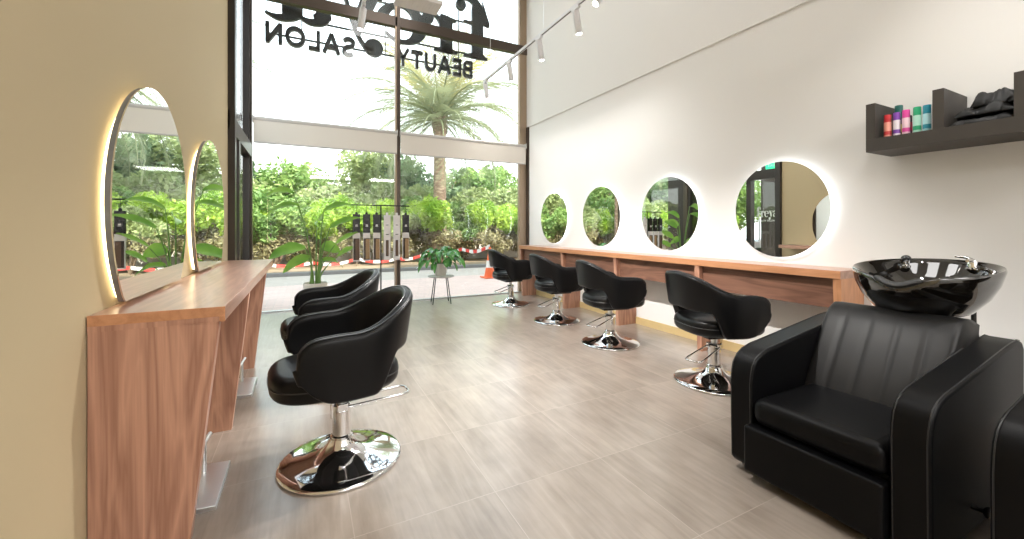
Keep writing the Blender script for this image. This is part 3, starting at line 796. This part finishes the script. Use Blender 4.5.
bottle(xs, 1.170, 'c_pinkpale', 'c_pink', .0195, .160, 'pink-capped pale pink bottle in the front row')
bottle(xs, 1.117, 'c_mint', 'c_green', .0195, .165, 'green-capped mint bottle in the front row')
bottle(xs, 1.072, 'c_aqua', 'c_teal', .0195, .165, 'teal-capped aqua bottle beside the middle divider')
bottle(xs+.07, 1.232, 'c_olive', 'c_dark', .018, .13, 'olive bottle behind the purple-capped and pink-capped bottles')
bottle(xs+.07, 1.182, 'c_wine', 'c_dark', .018, .135, 'dark red bottle with black cap behind the pink-capped and green-capped bottles')
bottle(xs+.16, 1.262, 'c_dgreen', 'c_dgreen', .022, .235, 'tall dark green bottle at the back of the shelf')
# pile of black capes: crumpled folded cloths
def cape(y0, y1, x0, x1, z0, h, seed, label):
    random.seed(seed); rows = []; n = 40; mm = 40
    def hz(u, v, top):
        edge = min(1, min(u, 1-u)*6)*min(1, min(v, 1-v)*6); edge = edge**.5
        q = noise.noise(Vector((u*3.2+seed, v*3.2, seed)))*.55+noise.noise(Vector((u*8, v*8+seed, 3.1)))*.25
        ridge = abs(noise.noise(Vector((u*4.5+2*seed, v*2.2, 9.7))))
        return edge, q, ridge
    m = MB()
    for top in (0, 1):
        rows = []
        for i in range(n+1):
            row = []
            for j in range(mm+1):
                u = i/n; v = j/mm; e, q, r = hz(u, v, top)
                wob = .018*noise.noise(Vector((u*5, v*5, seed+7)))
                x = x0+(x1-x0)*u+wob*(1-e)*2; y = y0+(y1-y0)*v+wob*(1-e)*2
                z = z0+(h*e*(.75+.7*q-.5*r) if top else .0)
                row.append((x, y, max(z, z0)))
            rows.append(row)
        m.grid(rows)
    o = m.build('folded_cape', 'cape_black', None, smooth=True, angle=180, sub=1)
    tag(o, label, 'cape', 'black capes on the grey shelf')
cape(.722, .972, XR-.34, XR-.03, 1.794, .075, 3, 'black hair cape lying lowest in the pile on the grey shelf')
cape(.726, .95, XR-.32, XR-.05, 1.845, .085, 5, 'black hair cape in the middle of the crumpled pile on the shelf')
cape(.722, .90, XR-.29, XR-.06, 1.895, .11, 11, 'black hair cape heaped on top of the pile on the shelf')

# ------------------------------------------------------------------ track lights
def spotlamp(parent, x, y, z, dirv, power, ang=55):
    # adaptor + tilted cylinder + lens ; local coordinates of parent
    m = MB().box(x-.018, x+.018, y-.07, y+.07, z-.045, z-.008); ad = m.build('adaptor', 'white_metal', parent, bevel=.004)
    d = Vector(dirv).normalized(); piv = Vector((x, y, z-.055)); a = piv; b = piv+d*.26
    MB().tube([a-d*.0, a+d*.001, b-d*.002, b], [.036, .039, .039, .038], 20).build('lamp_head', 'white_metal', ad, smooth=True)
    MB().tube([b+d*.0005, b+d*.002], [.031, .031], 20).build('lens', 'lamp_face', ad)
    if power:
        ld = bpy.data.lights.new('spot', 'SPOT'); ld.energy = power*.6; ld.spot_size = math.radians(ang); ld.spot_blend = .9; ld.shadow_soft_size = .03; ld.color = (1, .975, .94)
        lo = bpy.data.objects.new('spot_light', ld); COL.objects.link(lo); lo.parent = ad; lo.location = b+d*.015
        lo.rotation_euler = d.to_track_quat('-Z', 'Y').to_euler()
tk = thing('track_light', 'white ceiling-hung lighting track with spot heads along the right white wall', 'light', (2.75, 1.0, 3.73))
MB().box(-.018, .018, -2.6, 5.47, -.012, .022).build('track', 'white_metal', tk, bevel=.002)
MB().box(-.006, .006, -2.6, 5.46, -.013, -.0115).build('track_slot', 'black_metal', tk)
m = MB()
for y in (5.2, 3.5, 2.3, .3, -1.5): m.tube([(0, y, .02), (0, y, ZC-3.73)], .003, 6)
m.build('hanging_wire', 'steel', tk)
for y, p in ((5.42, 60), (4.50, 80), (3.62, 80), (2.80, 80), (-.2, 80), (-1.5, 60)):
    spotlamp(tk, 0, y, 0, (.14, -.05, -1), p, 118)
for y, ty in ((2.25, 2.5), (1.65, 1.3), (1.1, 2.2)):      # heads turned across the room to the left chairs
    spotlamp(tk, 0, y, 0, (-2.4, ty-y, -3.6), 480, 56)
tk2 = thing('track_light', 'white ceiling-hung lighting track above the left chairs, one spot head in view', 'light', (.60, 1.0, 3.80))
MB().box(-.018, .018, -2.6, 4.1, -.012, .022).build('track', 'white_metal', tk2, bevel=.002)
m = MB()
for y in (4.0, 2.3, .3, -1.5): m.tube([(0, y, .02), (0, y, ZC-3.80)], .003, 6)
m.build('hanging_wire', 'steel', tk2)
for y, p in ((3.98, 60), (-1.3, 60)):
    spotlamp(tk2, 0, y, 0, (-.14, -.06, -1), p, 118)
for y, ty in ((2.9, 3.3), (1.9, 2.2), (.9, 1.1)):         # heads turned across the room to the right chairs
    spotlamp(tk2, 0, y, 0, (2.3, ty-y, -3.4), 560, 55)
# slatted air diffuser hanging near the window
dfu = thing('air_diffuser', 'white slatted air diffuser hanging at the top edge, in front of the sign', 'air diffuser', (1.38, 5.55, 4.26), .0)
R_ = Matrix.Rotation(.35, 4, 'Y')
m = MB()
m.box(-.30, .30, -.16, .16, .0, .05); m.build('case', 'grille_white', dfu, bevel=.004)
m = MB()
for i in range(15): m.box(-.28+i*.04, -.272+i*.04, -.14, .14, -.006, .0)
m.build('slats', 'grille_white', dfu)
m = MB()
for x in (-.2, .2): m.tube([(x, 0, .05), (x, 0, ZC-4.26)], .005, 6)
m.build('hanging_rod', 'steel', dfu)

# ------------------------------------------------------------------ plants inside
def leaf(mb, base, dirv, L, W, droop, up=Vector((0,0,1)), n=10, fold=.25, wav=0, roll=0):
    d = Vector(dirv).normalized(); side = d.cross(up)
    if side.length < .05: side = Vector((1,0,0))
    side.normalize(); side = Matrix.Rotation(roll, 3, d) @ side; p = Vector(base); rows = []
    for i in range(n+1):
        t = i/n; wdt = W*math.sin(PI*min(1, t*.93+.05))**.75*(1-.15*t)/2
        if i == n: wdt = .001
        nn = side.cross(d).normalized()
        wv = wav*math.sin(t*14)
        rows.append([p+side*wdt+nn*(fold*wdt+wv), p+side*wdt*.5+nn*fold*wdt*.35, p.copy(), p-side*wdt*.5+nn*fold*wdt*.35, p-side*wdt+nn*(fold*wdt-wv)])
        p = p+d*(L/n); d = (d+Vector((0,0,-1))*droop/n).normalized()
    mb.grid(rows)
random.seed(4)
pl = thing('potted_strelitzia', 'tall potted plant with broad paddle leaves in front of the left window pane', 'plant', (.12, 6.12, 0))
MB().lathe([(.11, 0), (.125, .01), (.150, .45), (.155, .46), (.145, .46), (.14, .42)], 40, cap=False).build('pot', 'pot_cream', pl, smooth=True, angle=60)
MB().lathe([(0, .01), (.12, .01)], 24, cap=False).build('pot_base', 'pot_cream', pl)
MB().lathe([(.0, .43), (.142, .43)], 24, cap=False).build('soil', 'soil', pl)
spec = [  # (azimuth deg, lean reach, height, leaf len, width, droop, leaf pitch)
 (172, .26, 1.66, .36, .12, 1.5, .5), (190, .20, 1.50, .50, .11, 1.7, .2), (178, .12, .93, .46, .20, .8, .05), (186, .05, .80, .40, .15, 1.0, -.1),
 (5, .10, 1.42, .42, .10, 1.2, .9), (-4, .18, 1.20, .42, .11, .6, .7), (8, .26, .98, .34, .12, .3, .7), (12, .08, .93, .26, .17, 1.0, .2),
 (80, .12, 1.25, .35, .15, 1.2, .6), (-30, .10, .76, .30, .12, 1.3, .2), (20, .30, .80, .30, .10, .6, .8)]
for az, reach, h, L, W_, dr, pit in spec:
    a = math.radians(az); c, s = math.cos(a), math.sin(a); s *= .7
    r0 = random.uniform(.02, .07); b0 = Vector((c*r0, s*r0, .42)); top = Vector((c*reach, s*reach, h))
    pts = [b0+(top-b0)*t+Vector((-c, -s, 0))*reach*.35*math.sin(PI*t)*.6 for t in [i/8 for i in range(9)]]
    st = MB().tube(pts, [.013-.007*i/8 for i in range(9)], 8).build('stem', 'stem_green', pl, smooth=True)
    m = MB(); leaf(m, top, (c, s, pit), L, W_*1.25, dr, n=14, fold=.22, wav=.004, roll=(-1 if c > 0 else 1)*random.uniform(.5, 1.1)); m.build('leaf', 'leaf_strelitzia', st, smooth=True, angle=180)
stl = thing('plant_stool', 'small round stool on thin black hairpin legs in front of the right window pane', 'stool', (1.94, 6.33, 0))
MB().lathe([(.205, .418), (.210, .422), (.210, .434), (.205, .438)], 48).build('stool_top', 'stool_top', stl, smooth=True)
for k in range(4):
    a = math.radians(35+90*k); MB().tube([(.13*math.cos(a), .13*math.sin(a), .418), (.20*math.cos(a), .20*math.sin(a), 0)], .008, 8).build('leg', 'black_metal', stl, smooth=True)
pp = thing('potted_peace_lily', 'leafy green plant in a small white pot on the round stool', 'plant', (1.94, 6.33, .438))
MB().lathe([(.078, 0), (.085, .004), (.108, .19), (.112, .195), (.104, .195), (.10, .165)], 40, cap=False).build('pot', 'pot_white', pp, smooth=True, angle=60)
MB().lathe([(0, .003), (.08, .003)], 24, cap=False).build('pot_base', 'pot_white', pp)
MB().lathe([(0, .17), (.102, .17)], 24, cap=False).build('soil', 'soil', pp)
for k in range(44):
    a = k*2.4; ring = k/44; el = 1.5-1.25*ring+random.uniform(-.1, .1); c, s = math.cos(a), math.sin(a)
    b0 = Vector((c*.03, s*.03, .17)); d = Vector((c*math.cos(el), s*math.cos(el), math.sin(el))); ln = random.uniform(.14, .28)
    tp = b0+d*ln
    m = MB(); m.tube([b0, b0+d*ln*.5+Vector((0,0,.01)), tp], .003, 5)
    leaf(m, tp, (c, s, .55-.9*ring), random.uniform(.18, .26), random.uniform(.085, .12), 2.2, n=9, fold=.25, roll=random.uniform(-.9, .9))
    m.build('leaf', 'leaf_lily', pp, smooth=True, angle=180)

# ------------------------------------------------------------------ hair-extension display
PXS = (.655, .795, .935, 1.085, 1.225, 1.36)
YD = 6.22
ds = thing('display_stand', 'thin black metal floor stand with a top rail for hanging hair packs', 'display stand', (1.0, YD, 0))
m = MB(); m.tube([(0, 0.04, .012), (0, .04, 1.535)], .010, 10); m.build('pole', 'black_metal', ds, smooth=True)
m = MB(); m.tube([(-.42, .04, 1.535), (.42, .04, 1.535)], .009, 10); m.build('top_rail', 'black_metal', ds, smooth=True)
MB().lathe([(.17, 0), (.17, .010), (.16, .013)], 40, M=Matrix.Translation((0, .04, 0))).build('base', 'black_metal', ds, smooth=True)
principled('hair_brown', (.10, .055, .03), .4, vary=.4, vscale=40); principled('hair_blonde', (.30, .19, .09), .4, vary=.4, vscale=40)
principled('pack_white', (.66, .63, .62), .35); principled('pack_window', (.05, .035, .03), .15)
labs = ['black-topped hair pack, leftmost on the stand', 'black-topped hair pack, second from the left on the stand', 'black-topped hair pack beside the left white pack',
        'white hair pack hanging beside the third black one', 'white hair pack in front of the window mullion', 'black-topped hair pack, rightmost on the stand']
for k, x in enumerate(PXS):
    wh = k in (3, 4)
    t = thing('hair_pack', labs[k], 'hair pack', (x, YD+.02, .72), 0, 'hair packs on the display stand')
    if x > 1.1 and False: pass
    MB().box(-.047, .047, -.018, .018, .0, .67).build('box', 'pack_white', t, bevel=.003)
    if not wh:
        MB().box(-.049, .049, -.020, .020, .41, .68).build('sleeve', 'black_gloss', t, bevel=.003)
        MB().box(-.049, .049, -.021, .021, .335, .375).build('band', 'pack_white', t)
        MB().box(-.041, .041, -.0225, -.018, .02, .33).build('display_window', 'pack_window', t)
        MB().box(-.015, .041, -.0235, -.0224, .03, .32).build('hair_lock', 'hair_blonde' if k in (1, 2, 5) else 'hair_brown', t)
        q = text_mb('HAIR', .028, .001); 
        MB().box(-.018, .018, -.0206, -.0200, .50, .506).build('print', 'pack_white', t)
        MB().box(-.014, .014, -.0206, -.0200, .512, .53).build('print', 'pack_white', t)
    else:
        MB().box(-.02, .02, -.0205, -.018, .06, .30).build('display_window', 'pack_window', t)
        MB().box(-.012, .018, -.0215, -.0204, .07, .29).build('hair_lock', 'hair_brown', t)
        MB().box(-.022, .022, -.0195, -.018, .38, .39).build('print', 'black_gloss', t)
        MB().box(-.018, .018, -.0195, -.018, .52, .53).build('print', 'black_gloss', t)
    MB().lathe([(.018, .67), (.018, .70), (.012, .71)], 16).build('cap', 'pack_white' if wh else 'black_gloss', t, smooth=True)
    hk = [(0, 0, .70), (0, 0, .79), (0, .01, .812), (0, .025, .822), (0, .036, .812)]
    MB().tube(hk, .003, 6).build('hook', 'black_metal', t, smooth=True)

# ------------------------------------------------------------------ outside ground
def ground(name, x0, x1, y0, y1, z, mat): return struct(MB().box(x0, x1, y0, y1, z-.3, z).build(name, mat))
G = [('ground_paving', -14, 22, YW+.06, 9.6, -.01, 'paving')]
struct(MB().box(-14, 22, YW+.061, 9.7, -.3, -.008).build('ground_paving', 'paving'))
struct(MB().box(-14, XL-.201, -4, YW+.06, -.3, -.008).build('ground_side', 'paving'))
struct(MB().box(-24, 30, 9.7, 11.7, -.3, -.03).build('ground_road', 'asphalt'))
struct(MB().box(-24, 30, 11.7, 11.9, -.3, .06).build('ground_kerb', 'kerb', bevel=.01))
struct(MB().box(-40, 60, 11.9, 70, -.3, .03).build('ground_soil', 'earth'))
struct(MB().box(-40, -14, -10, 11.9, -.3, -.02).build('ground_verge', 'earth'))
bd = MB()
struct(MB().box(-16, 22, 14.6, 14.8, 0, .38).build('trim_2', 'white_border'))
struct(MB().box(4.0, 18, 1.5, 6.7, 0, 7.0).build('wall_sun_block', 'sun_block'))  # unseen neighbouring block, added to keep sun off the ground outside
# traffic cone and tape
def cone(loc, label):
    t = thing('traffic_cone', label, 'traffic cone', loc)
    MB().box(-.19, .19, -.19, .19, 0, .03).build('foot', 'cone_orange', t, bevel=.01)
    MB().lathe([(.135, .03), (.10, .25)], 24, cap=False).build('body', 'cone_orange', t, smooth=True)
    MB().lathe([(.10, .25), (.075, .42)], 24, cap=False).build('reflective_band', 'tape_white', t, smooth=True)
    MB().lathe([(.075, .42), (.03, .73), (.022, .75)], 24).build('tip', 'cone_orange', t, smooth=True)
cone((4.0, 9.05, -.008), 'orange traffic cone with white band outside the window, behind the farthest right chair')
cone((-2.35, 5.9, -.008), 'orange traffic cone outside the side door, seen only in the nearest round mirror')
tp = thing('barrier_tape', 'red and white barrier tape strung low along the planting outside', 'barrier tape', (0, 0, 0))
pts = [(4.0, 9.05, .76), (3.85, 10.6, .62), (3.6, 13.2, .40), (2.6, 13.2, .22), (1.4, 13.2, .26), (.2, 13.2, .18), (-1.2, 13.2, .24), (-2.6, 13.2, .2), (-5, 13.2, .25)]
mr = MB(); mw = MB(); kk = 0
for a, b in zip(pts[:-1], pts[1:]):
    A = Vector(a); B = Vector(b); n = max(2, int((B-A).length/.22))
    for i in range(n):
        p = A.lerp(B, i/n); q = A.lerp(B, (i+1)/n); sg = -.10*math.sin(PI*i/n); sg2 = -.10*math.sin(PI*(i+1)/n)
        tgt = mr if kk % 2 else mw; kk += 1
        h = .045; tw = .02*math.sin(kk)
        tgt.add([(p.x, p.y, p.z+sg-h), (q.x, q.y+tw, q.z+sg2-h), (q.x, q.y, q.z+sg2+h), (p.x, p.y, p.z+sg+h),
                 (p.x, p.y+.004, p.z+sg-h), (q.x, q.y+tw+.004, q.z+sg2-h), (q.x, q.y+.004, q.z+sg2+h), (p.x, p.y+.004, p.z+sg+h)],
                [(0,1,2,3),(7,6,5,4),(0,4,5,1),(1,5,6,2),(2,6,7,3),(3,7,4,0)])
mr.build('red_stripes', 'tape_red', tp, fix=False); mw.build('white_stripes', 'tape_white', tp, fix=False)
m = MB()
for x, y, z in pts[2:]: m.tube([(x, y, .03), (x, y, z+.05)], .012, 6)
m.build('stake', 'bark', tp)

# ------------------------------------------------------------------ vegetation outside
def cloud(blobs, count, size, seed, flat=.0):
    rnd = random.Random(seed); m = MB(); tot = sum(b[3]**2 for b in blobs)
    for bx, by, bz, br, sz in blobs:
        for _ in range(int(count*br*br/tot)):
            v = Vector((rnd.gauss(0,1), rnd.gauss(0,1), rnd.gauss(0,1))).normalized(); r = br*(rnd.random()**.28)
            c = Vector((bx+v.x*r, by+v.y*r, bz+v.z*r*sz))
            c += Vector((noise.noise(c*1.7), noise.noise(c*1.7+Vector((9,0,0))), noise.noise(c*1.7+Vector((0,9,0)))))*br*.35
            if c.z < .05: continue
            a = Vector((rnd.gauss(0,1), rnd.gauss(0,1), rnd.gauss(0,.7))).normalized(); b = a.cross(Vector((rnd.gauss(0,1), rnd.gauss(0,1), rnd.gauss(0,1)))).normalized()
            s = size*rnd.uniform(.6, 1.3)
            m.add([c-a*s, c+b*s*.42, c+a*s, c-b*s*.42], [(0,1,2,3)])
    return m
def bush_mesh(seed, h, w, count, mat, size, low_mat='leaf_brown'):
    rnd = random.Random(seed)
    up = [(w*(-.9+1.8*q/7), rnd.uniform(-.3, .3), h*rnd.uniform(.58, .86), w*rnd.uniform(.32, .46), .9) for q in range(8)]
    lo = [(w*(-.9+1.8*q/6), rnd.uniform(-.2, .3), h*rnd.uniform(.26, .48), w*rnd.uniform(.34, .46), .85) for q in range(7)]
    return cloud(up, count, size, seed), cloud(lo, int(count*.5), size*.8, seed+1)
BUSH = []
for k, (mat, h) in enumerate((('leaf_lime', 2.0), ('leaf_mid', 1.75), ('leaf_olive', 1.9))):
    t = thing('garden_shrub', 'x', 'shrub', (0, -60, 0), 0)
    u, l_ = bush_mesh(20+k, h, .95, 5200, mat, .07)
    u.build('foliage', mat, t, fix=False); l_.build('lower_foliage', 'leaf_brown', t, fix=False)
    m = MB(); rnd = random.Random(k)
    for q in range(9):
        x = rnd.uniform(-.5, .5); m.tube([(x*.25, rnd.uniform(-.06, .06), 0), (x*.7, rnd.uniform(-.15, .15), .5), (x*1.5, rnd.uniform(-.3, .3), 1.2)], [.035, .025, .012], 6)
    m.build('stems', 'bark', t, smooth=True)
    BUSH.append(t)
first = [True]*3
hedge = []
for i, x in enumerate([-10.5, -9.2, -8.0, -6.7, -5.5, -4.3, -3.1, -2.0, -.9, .3, 1.5, 2.7, 3.9, 5.1, 6.3, 7.5, 8.7, 9.9, 11.2, 12.6]):
    k = [0, 2, 0, 1, 0][i % 5]
    hedge.append((k, (x, 13.9+.3*math.sin(i*2.1), .03), (i*.9) % 3, 1+.12*math.sin(i*3.3)))
for i in range(17):
    hedge.append(([2, 1, 2][i % 3], (-13+1.75*i, 15.9+.3*math.sin(i*1.7), .03), (i*.7) % 3, 1.45+.1*math.sin(i*2.3)))
for i, y in enumerate([1.0, 2.5, 4.0, 5.5, 7.2]):
    hedge.append(([2, 0, 1, 0, 2][i], (-7.6-.3*math.sin(i*2), y, -.01), i*1.1, 1.25))
def shrub_label(k, loc):
    if loc[0] < -7 and loc[1] < 9: return ['bushy lime green shrub outside the side entrance', 'mid green shrub outside the side entrance', 'olive green shrub outside the side entrance'][k], 'shrubs outside the side entrance'
    if loc[1] > 15: return ['x', 'tall mid green shrub in the rear row of the hedge outside', 'tall olive shrub in the rear row of the hedge outside'][k], 'rear row shrubs outside'
    return ['lime green shrub in the hedge behind the road outside', 'mid green shrub in the hedge behind the road outside', 'pale olive shrub in the hedge behind the road outside'][k], 'shrubs in the hedge outside'
for k, loc, rz, s in hedge:
    o = BUSH[k] if first[k] else copy_tree(BUSH[k]); first[k] = False
    o.location = loc; o.rotation_euler = (0, 0, rz if k != 1 else rz+2); o.scale = (s, s, s)
    o['label'], o['group'] = shrub_label(k, loc)
def tree_mesh(label, seed, h, w, mat, count=9000, size=.12, trunk=.16, group='trees beyond the hedge'):
    rnd = random.Random(seed); t = thing('broadleaf_tree', label, 'tree', (0,0,0), 0, group)
    bl = []
    for _ in range(13):
        a = rnd.uniform(0, 2*PI); r = w*rnd.random()**.5*.75; bl.append((r*math.cos(a), r*math.sin(a)*.6, h*rnd.uniform(.38, .84), w*rnd.uniform(.28, .45), .75))
    cloud(bl, count, size, seed).build('crown', mat, t, fix=False)
    m = MB(); m.tube([(0,0,0), (.05, 0, h*.3), (0, .03, h*.6)], [trunk, trunk*.7, trunk*.3], 10)
    for _ in range(5):
        a = rnd.uniform(0, 2*PI); m.tube([(.03, 0, h*rnd.uniform(.25, .4)), (w*.25*math.cos(a), w*.2*math.sin(a), h*.55), (w*.5*math.cos(a), w*.4*math.sin(a), h*.72)], [trunk*.45, trunk*.3, trunk*.12], 7)
    m.build('trunk', 'bark', t, smooth=True)
    return t
specs = [  # x, y, h, w, material, label
 (-3.6, 17.5, 4.9, 2.3, 'leaf_dark', 'dark grey-green tree at the far left of the window view'),
 (-.6, 18.5, 4.1, 2.5, 'leaf_mid', 'mid green tree rising above the tall potted plant'),
 (2.0, 19, 4.9, 2.7, 'leaf_olive', 'olive green tree behind the hanging hair packs'),
 (5.0, 18, 4.6, 2.4, 'leaf_dark', 'dark green tree directly left of the palm trunk'),
 (7.8, 17.8, 4.3, 2.4, 'leaf_mid', 'mid green tree directly right of the palm trunk'),
 (10.6, 17.5, 4.3, 2.5, 'leaf_olive', 'pale olive tree at the right end of the window view'),
 (13.6, 17.5, 4.2, 2.6, 'leaf_mid', 'green tree behind the far right chair and window jamb')]
T1 = None
for i, (x, y, h, w_, mt, lb) in enumerate(specs):
    t = tree_mesh(lb, 40+i, h, w_, mt); t.location = (x, y, .03)
# trees seen in mirrors and through the side glazing
pt = {m_: tree_mesh('x', 60+i, 5.2, 2.8, m_, 8000) for i, m_ in enumerate(('leaf_mid', 'leaf_dark'))}
far = [('leaf_mid', (-7.0, 18)), ('leaf_dark', (-10.2, 17.5)), ('leaf_mid', (-13.5, 16)), ('leaf_dark', (-11.5, 9.5)), ('leaf_mid', (-11.5, 5.0)), ('leaf_dark', (-11.3, 1.0)), ('leaf_dark', (-15.5, 12))]
fl = {'leaf_mid': True, 'leaf_dark': True}
for i, (m_, (x, y)) in enumerate(far):
    o = pt[m_] if fl[m_] else copy_tree(pt[m_]); fl[m_] = False
    o.location = (x, y, .0); o.rotation_euler = (0, 0, i*1.3)
    o['label'] = 'bushy %s green tree outside to the left, seen only in mirrors' % ('mid' if m_ == 'leaf_mid' else 'dark'); o['group'] = 'trees outside to the left'
# date palms
def frond(seed, L, droop):
    rnd = random.Random(seed); m = MB(); p = Vector((0,0,0)); d = Vector((1, 0, .0)); pts = [p.copy()]; ds_ = []
    n = 60
    for i in range(n):
        d = (d+Vector((0,0,-1))*droop/n*(i/n*1.6+.2)).normalized(); p = p+d*L/n; pts.append(p.copy()); ds_.append(d.copy())
    m.tube(pts[::6], [.025*(1-i/11) + .004 for i in range(len(pts[::6]))], 5)
    for i in range(3, n):
        t = i/n; ll = .68*math.sin(PI*min(1, t*.85+.15))**.6*(L/3)
        dd = ds_[i-1]; s = Vector((0,1,0))
        for sgn in (-1, 1):
            for sub in (0, .5):
                b = pts[i]+dd*(L/n*sub); dv = (s*sgn*.8+dd*.8+Vector((0,0, rnd.uniform(-.35, .45)))).normalized(); w_ = Vector((dd.x, 0, dd.z))*.009+Vector((0,0,.005))
                tip = b+dv*ll*rnd.uniform(.85, 1.1)+Vector((0,0,-.10*ll)); mid = b+dv*ll*.5
                m.add([b-w_*.6, b+w_*.6, mid+w_, mid-w_, tip], [(0,1,2,3), (3,2,4)])
    return m
def palm(label, loc, h, R, nf=52, group=None):
    t = thing('date_palm', label, 'palm tree', loc, 0, group)
    pr = []; n = 60
    for i in range(n+1):
        z = h*i/n; r = R*(1.12-.22*i/n)+(.05*math.exp(-z/.4))+.012*(i % 2); pr.append((r, z))
    MB().lathe(pr, 24).build('trunk', 'palm_bark', t, smooth=True, angle=180)
    m = MB(); rnd = random.Random(9)
    for k in range(46):
        a = k*2.4; z = h-.65+.75*k/46; r = R*.95; m.tube([(r*math.cos(a)*.8, r*math.sin(a)*.8, z-.05), (r*math.cos(a)*1.25, r*math.sin(a)*1.25, z+.12), (r*math.cos(a)*1.4, r*math.sin(a)*1.4, z+.30)], [.06, .045, .02], 6, flat=.5)
    m.build('frond_stubs', 'bark', t, smooth=True)
    protos = [frond(1, 3.1, 1.4), frond(2, 3.5, 1.9), frond(3, 3.3, 2.5)]
    objs = [q.build('frond', 'leaf_palm' if i else 'leaf_palm_core', t, fix=False) for i, q in enumerate(protos)]
    for k in range(nf):
        ring = k/nf; a = k*2.39996; el = 1.35-1.75*ring; j = 0 if ring < .25 else (1 if ring < .65 else 2)
        o = objs[j]
        if not o.get('used'): o['used'] = 1
        else: o = o.copy(); COL.objects.link(o)
        o.location = (R*.6*math.cos(a), R*.6*math.sin(a), h+.1-.25*ring); o.rotation_euler = (0, -el, a)
    for o in objs:
        pass
    for o in KIDS(t):
        if 'used' in o: del o['used']
    return t
palm('date palm with full crown outside, its trunk rising behind the stool plant', (4.13, 13.6, 0), 5.05, .205)
palm('date palm outside to the left, trunk seen only in the round mirror', (-4.0, 12.6, 0), 5.2, .24)

# a parked car glimpsed in the mirror through the side door
car = thing('parked_car', 'white car parked outside the side entrance, glimpsed in the nearest round mirror', 'car', (-5.2, 7.6, 0), .4)
m = MB(); body = [(-2.1,.28),(2.1,.28),(2.15,.55),(2.0,.75),(1.1,.92),(.55,1.38),(-1.0,1.42),(-1.7,1.0),(-2.1,.92),(-2.18,.6)]
m.prism(body, -.85, .85); m.build('body', 'car_white', car, bevel=.06)
m = MB(); m.prism([(1.0,.95),(.5,1.33),(-.95,1.37),(-1.5,1.0)], -.87, .87); m.build('windows', 'black_gloss', car, bevel=.01)
for x in (-1.35, 1.3):
    for y in (-.8, .8):
        MB().lathe([(.2, -.1), (.32, -.1), (.33, -.06), (.33, .06), (.32, .1), (.2, .1)], 28, M=Matrix.Translation((x, y, .325)) @ Matrix.Rotation(PI/2, 4, 'X')).build('wheel', 'rubber_black', car, smooth=True)

# ------------------------------------------------------------------ light
wd = bpy.data.worlds.new('sky'); sc.world = wd; wd.use_nodes = True; n, l = wd.node_tree.nodes, wd.node_tree.links
bg = n['Background']; tc = n.new('ShaderNodeTexCoord'); sp = n.new('ShaderNodeSeparateXYZ'); cr = n.new('ShaderNodeValToRGB')
l.new(tc.outputs['Generated'], sp.inputs[0]); l.new(sp.outputs['Z'], cr.inputs[0])
cr.color_ramp.elements[0].color = (1.0, .99, .96, 1); cr.color_ramp.elements[1].color = (.72, .86, 1.0, 1); cr.color_ramp.elements[1].position = .7
l.new(cr.outputs[0], bg.inputs[0]); bg.inputs[1].default_value = 3.0
sd = bpy.data.lights.new('sun', 'SUN'); sd.energy = 8; sd.angle = math.radians(1.0); sd.color = (1, .93, .80)
so = bpy.data.objects.new('sun', sd); COL.objects.link(so); so.rotation_euler = Vector((-.18, .66, -.73)).to_track_quat('-Z', 'Y').to_euler()
def portal(loc, rot, sx, sy):
    d = bpy.data.lights.new('portal', 'AREA'); d.shape = 'RECTANGLE'; d.size = sx; d.size_y = sy; d.cycles.is_portal = True
    o = bpy.data.objects.new('portal', d); COL.objects.link(o); o.location = loc; o.rotation_euler = rot
portal(((XL+XR)/2, YW+.12, ZC/2), (-PI/2, 0, 0), XR-XL, ZC)
portal((XL-.15, (YE+YW)/2, ZC/2), (0, -PI/2, 0), ZC, YW-YE)
# slab added behind the camera to carry two added fill-light panels
struct(MB().box(XL, XR-.04, YB, -.9, 2.95, 3.25).build('ceiling_fill_slab', 'ceiling_white'))
for x in (.6, 2.5):
    t = thing('fill_panel_light', 'added square fill light panel under the added low slab', 'light', (x, -1.75, 2.92), 0, 'added fill panels behind the camera')
    MB().box(-.52, .52, -.52, .52, .0, .03).build('frame', 'white_metal', t)
    MB().box(-.48, .48, -.48, .48, -.002, .0).build('diffuser', 'fill_panel_face', t)
    d = bpy.data.lights.new('panel', 'AREA'); d.shape = 'SQUARE'; d.size = .95; d.energy = 40; d.color = (1, .985, .97)
    o = bpy.data.objects.new('fill_light', d); COL.objects.link(o); o.parent = t; o.location = (0, 0, -.01)
# ceiling fill panels added above the view to brighten the room
i = 0
for x, y in ((1.5, -.9), (1.5, 1.3), (1.5, 3.5), (1.5, 5.4)):
    t = thing('fill_panel_light', 'added square fill light panel on the unseen ceiling', 'light', (x, y, ZC-.03), 0, 'added ceiling fill panels')
    MB().box(-.62, .62, -.62, .62, .0, .03).build('frame', 'white_metal', t)
    MB().box(-.58, .58, -.58, .58, -.002, .0).build('diffuser', 'fill_panel_face', t)
    d = bpy.data.lights.new('panel', 'AREA'); d.shape = 'SQUARE'; d.size = 1.15; d.energy = 11; d.color = (1, .985, .97)
    o = bpy.data.objects.new('fill_light', d); COL.objects.link(o); o.parent = t; o.location = (0, 0, -.01)
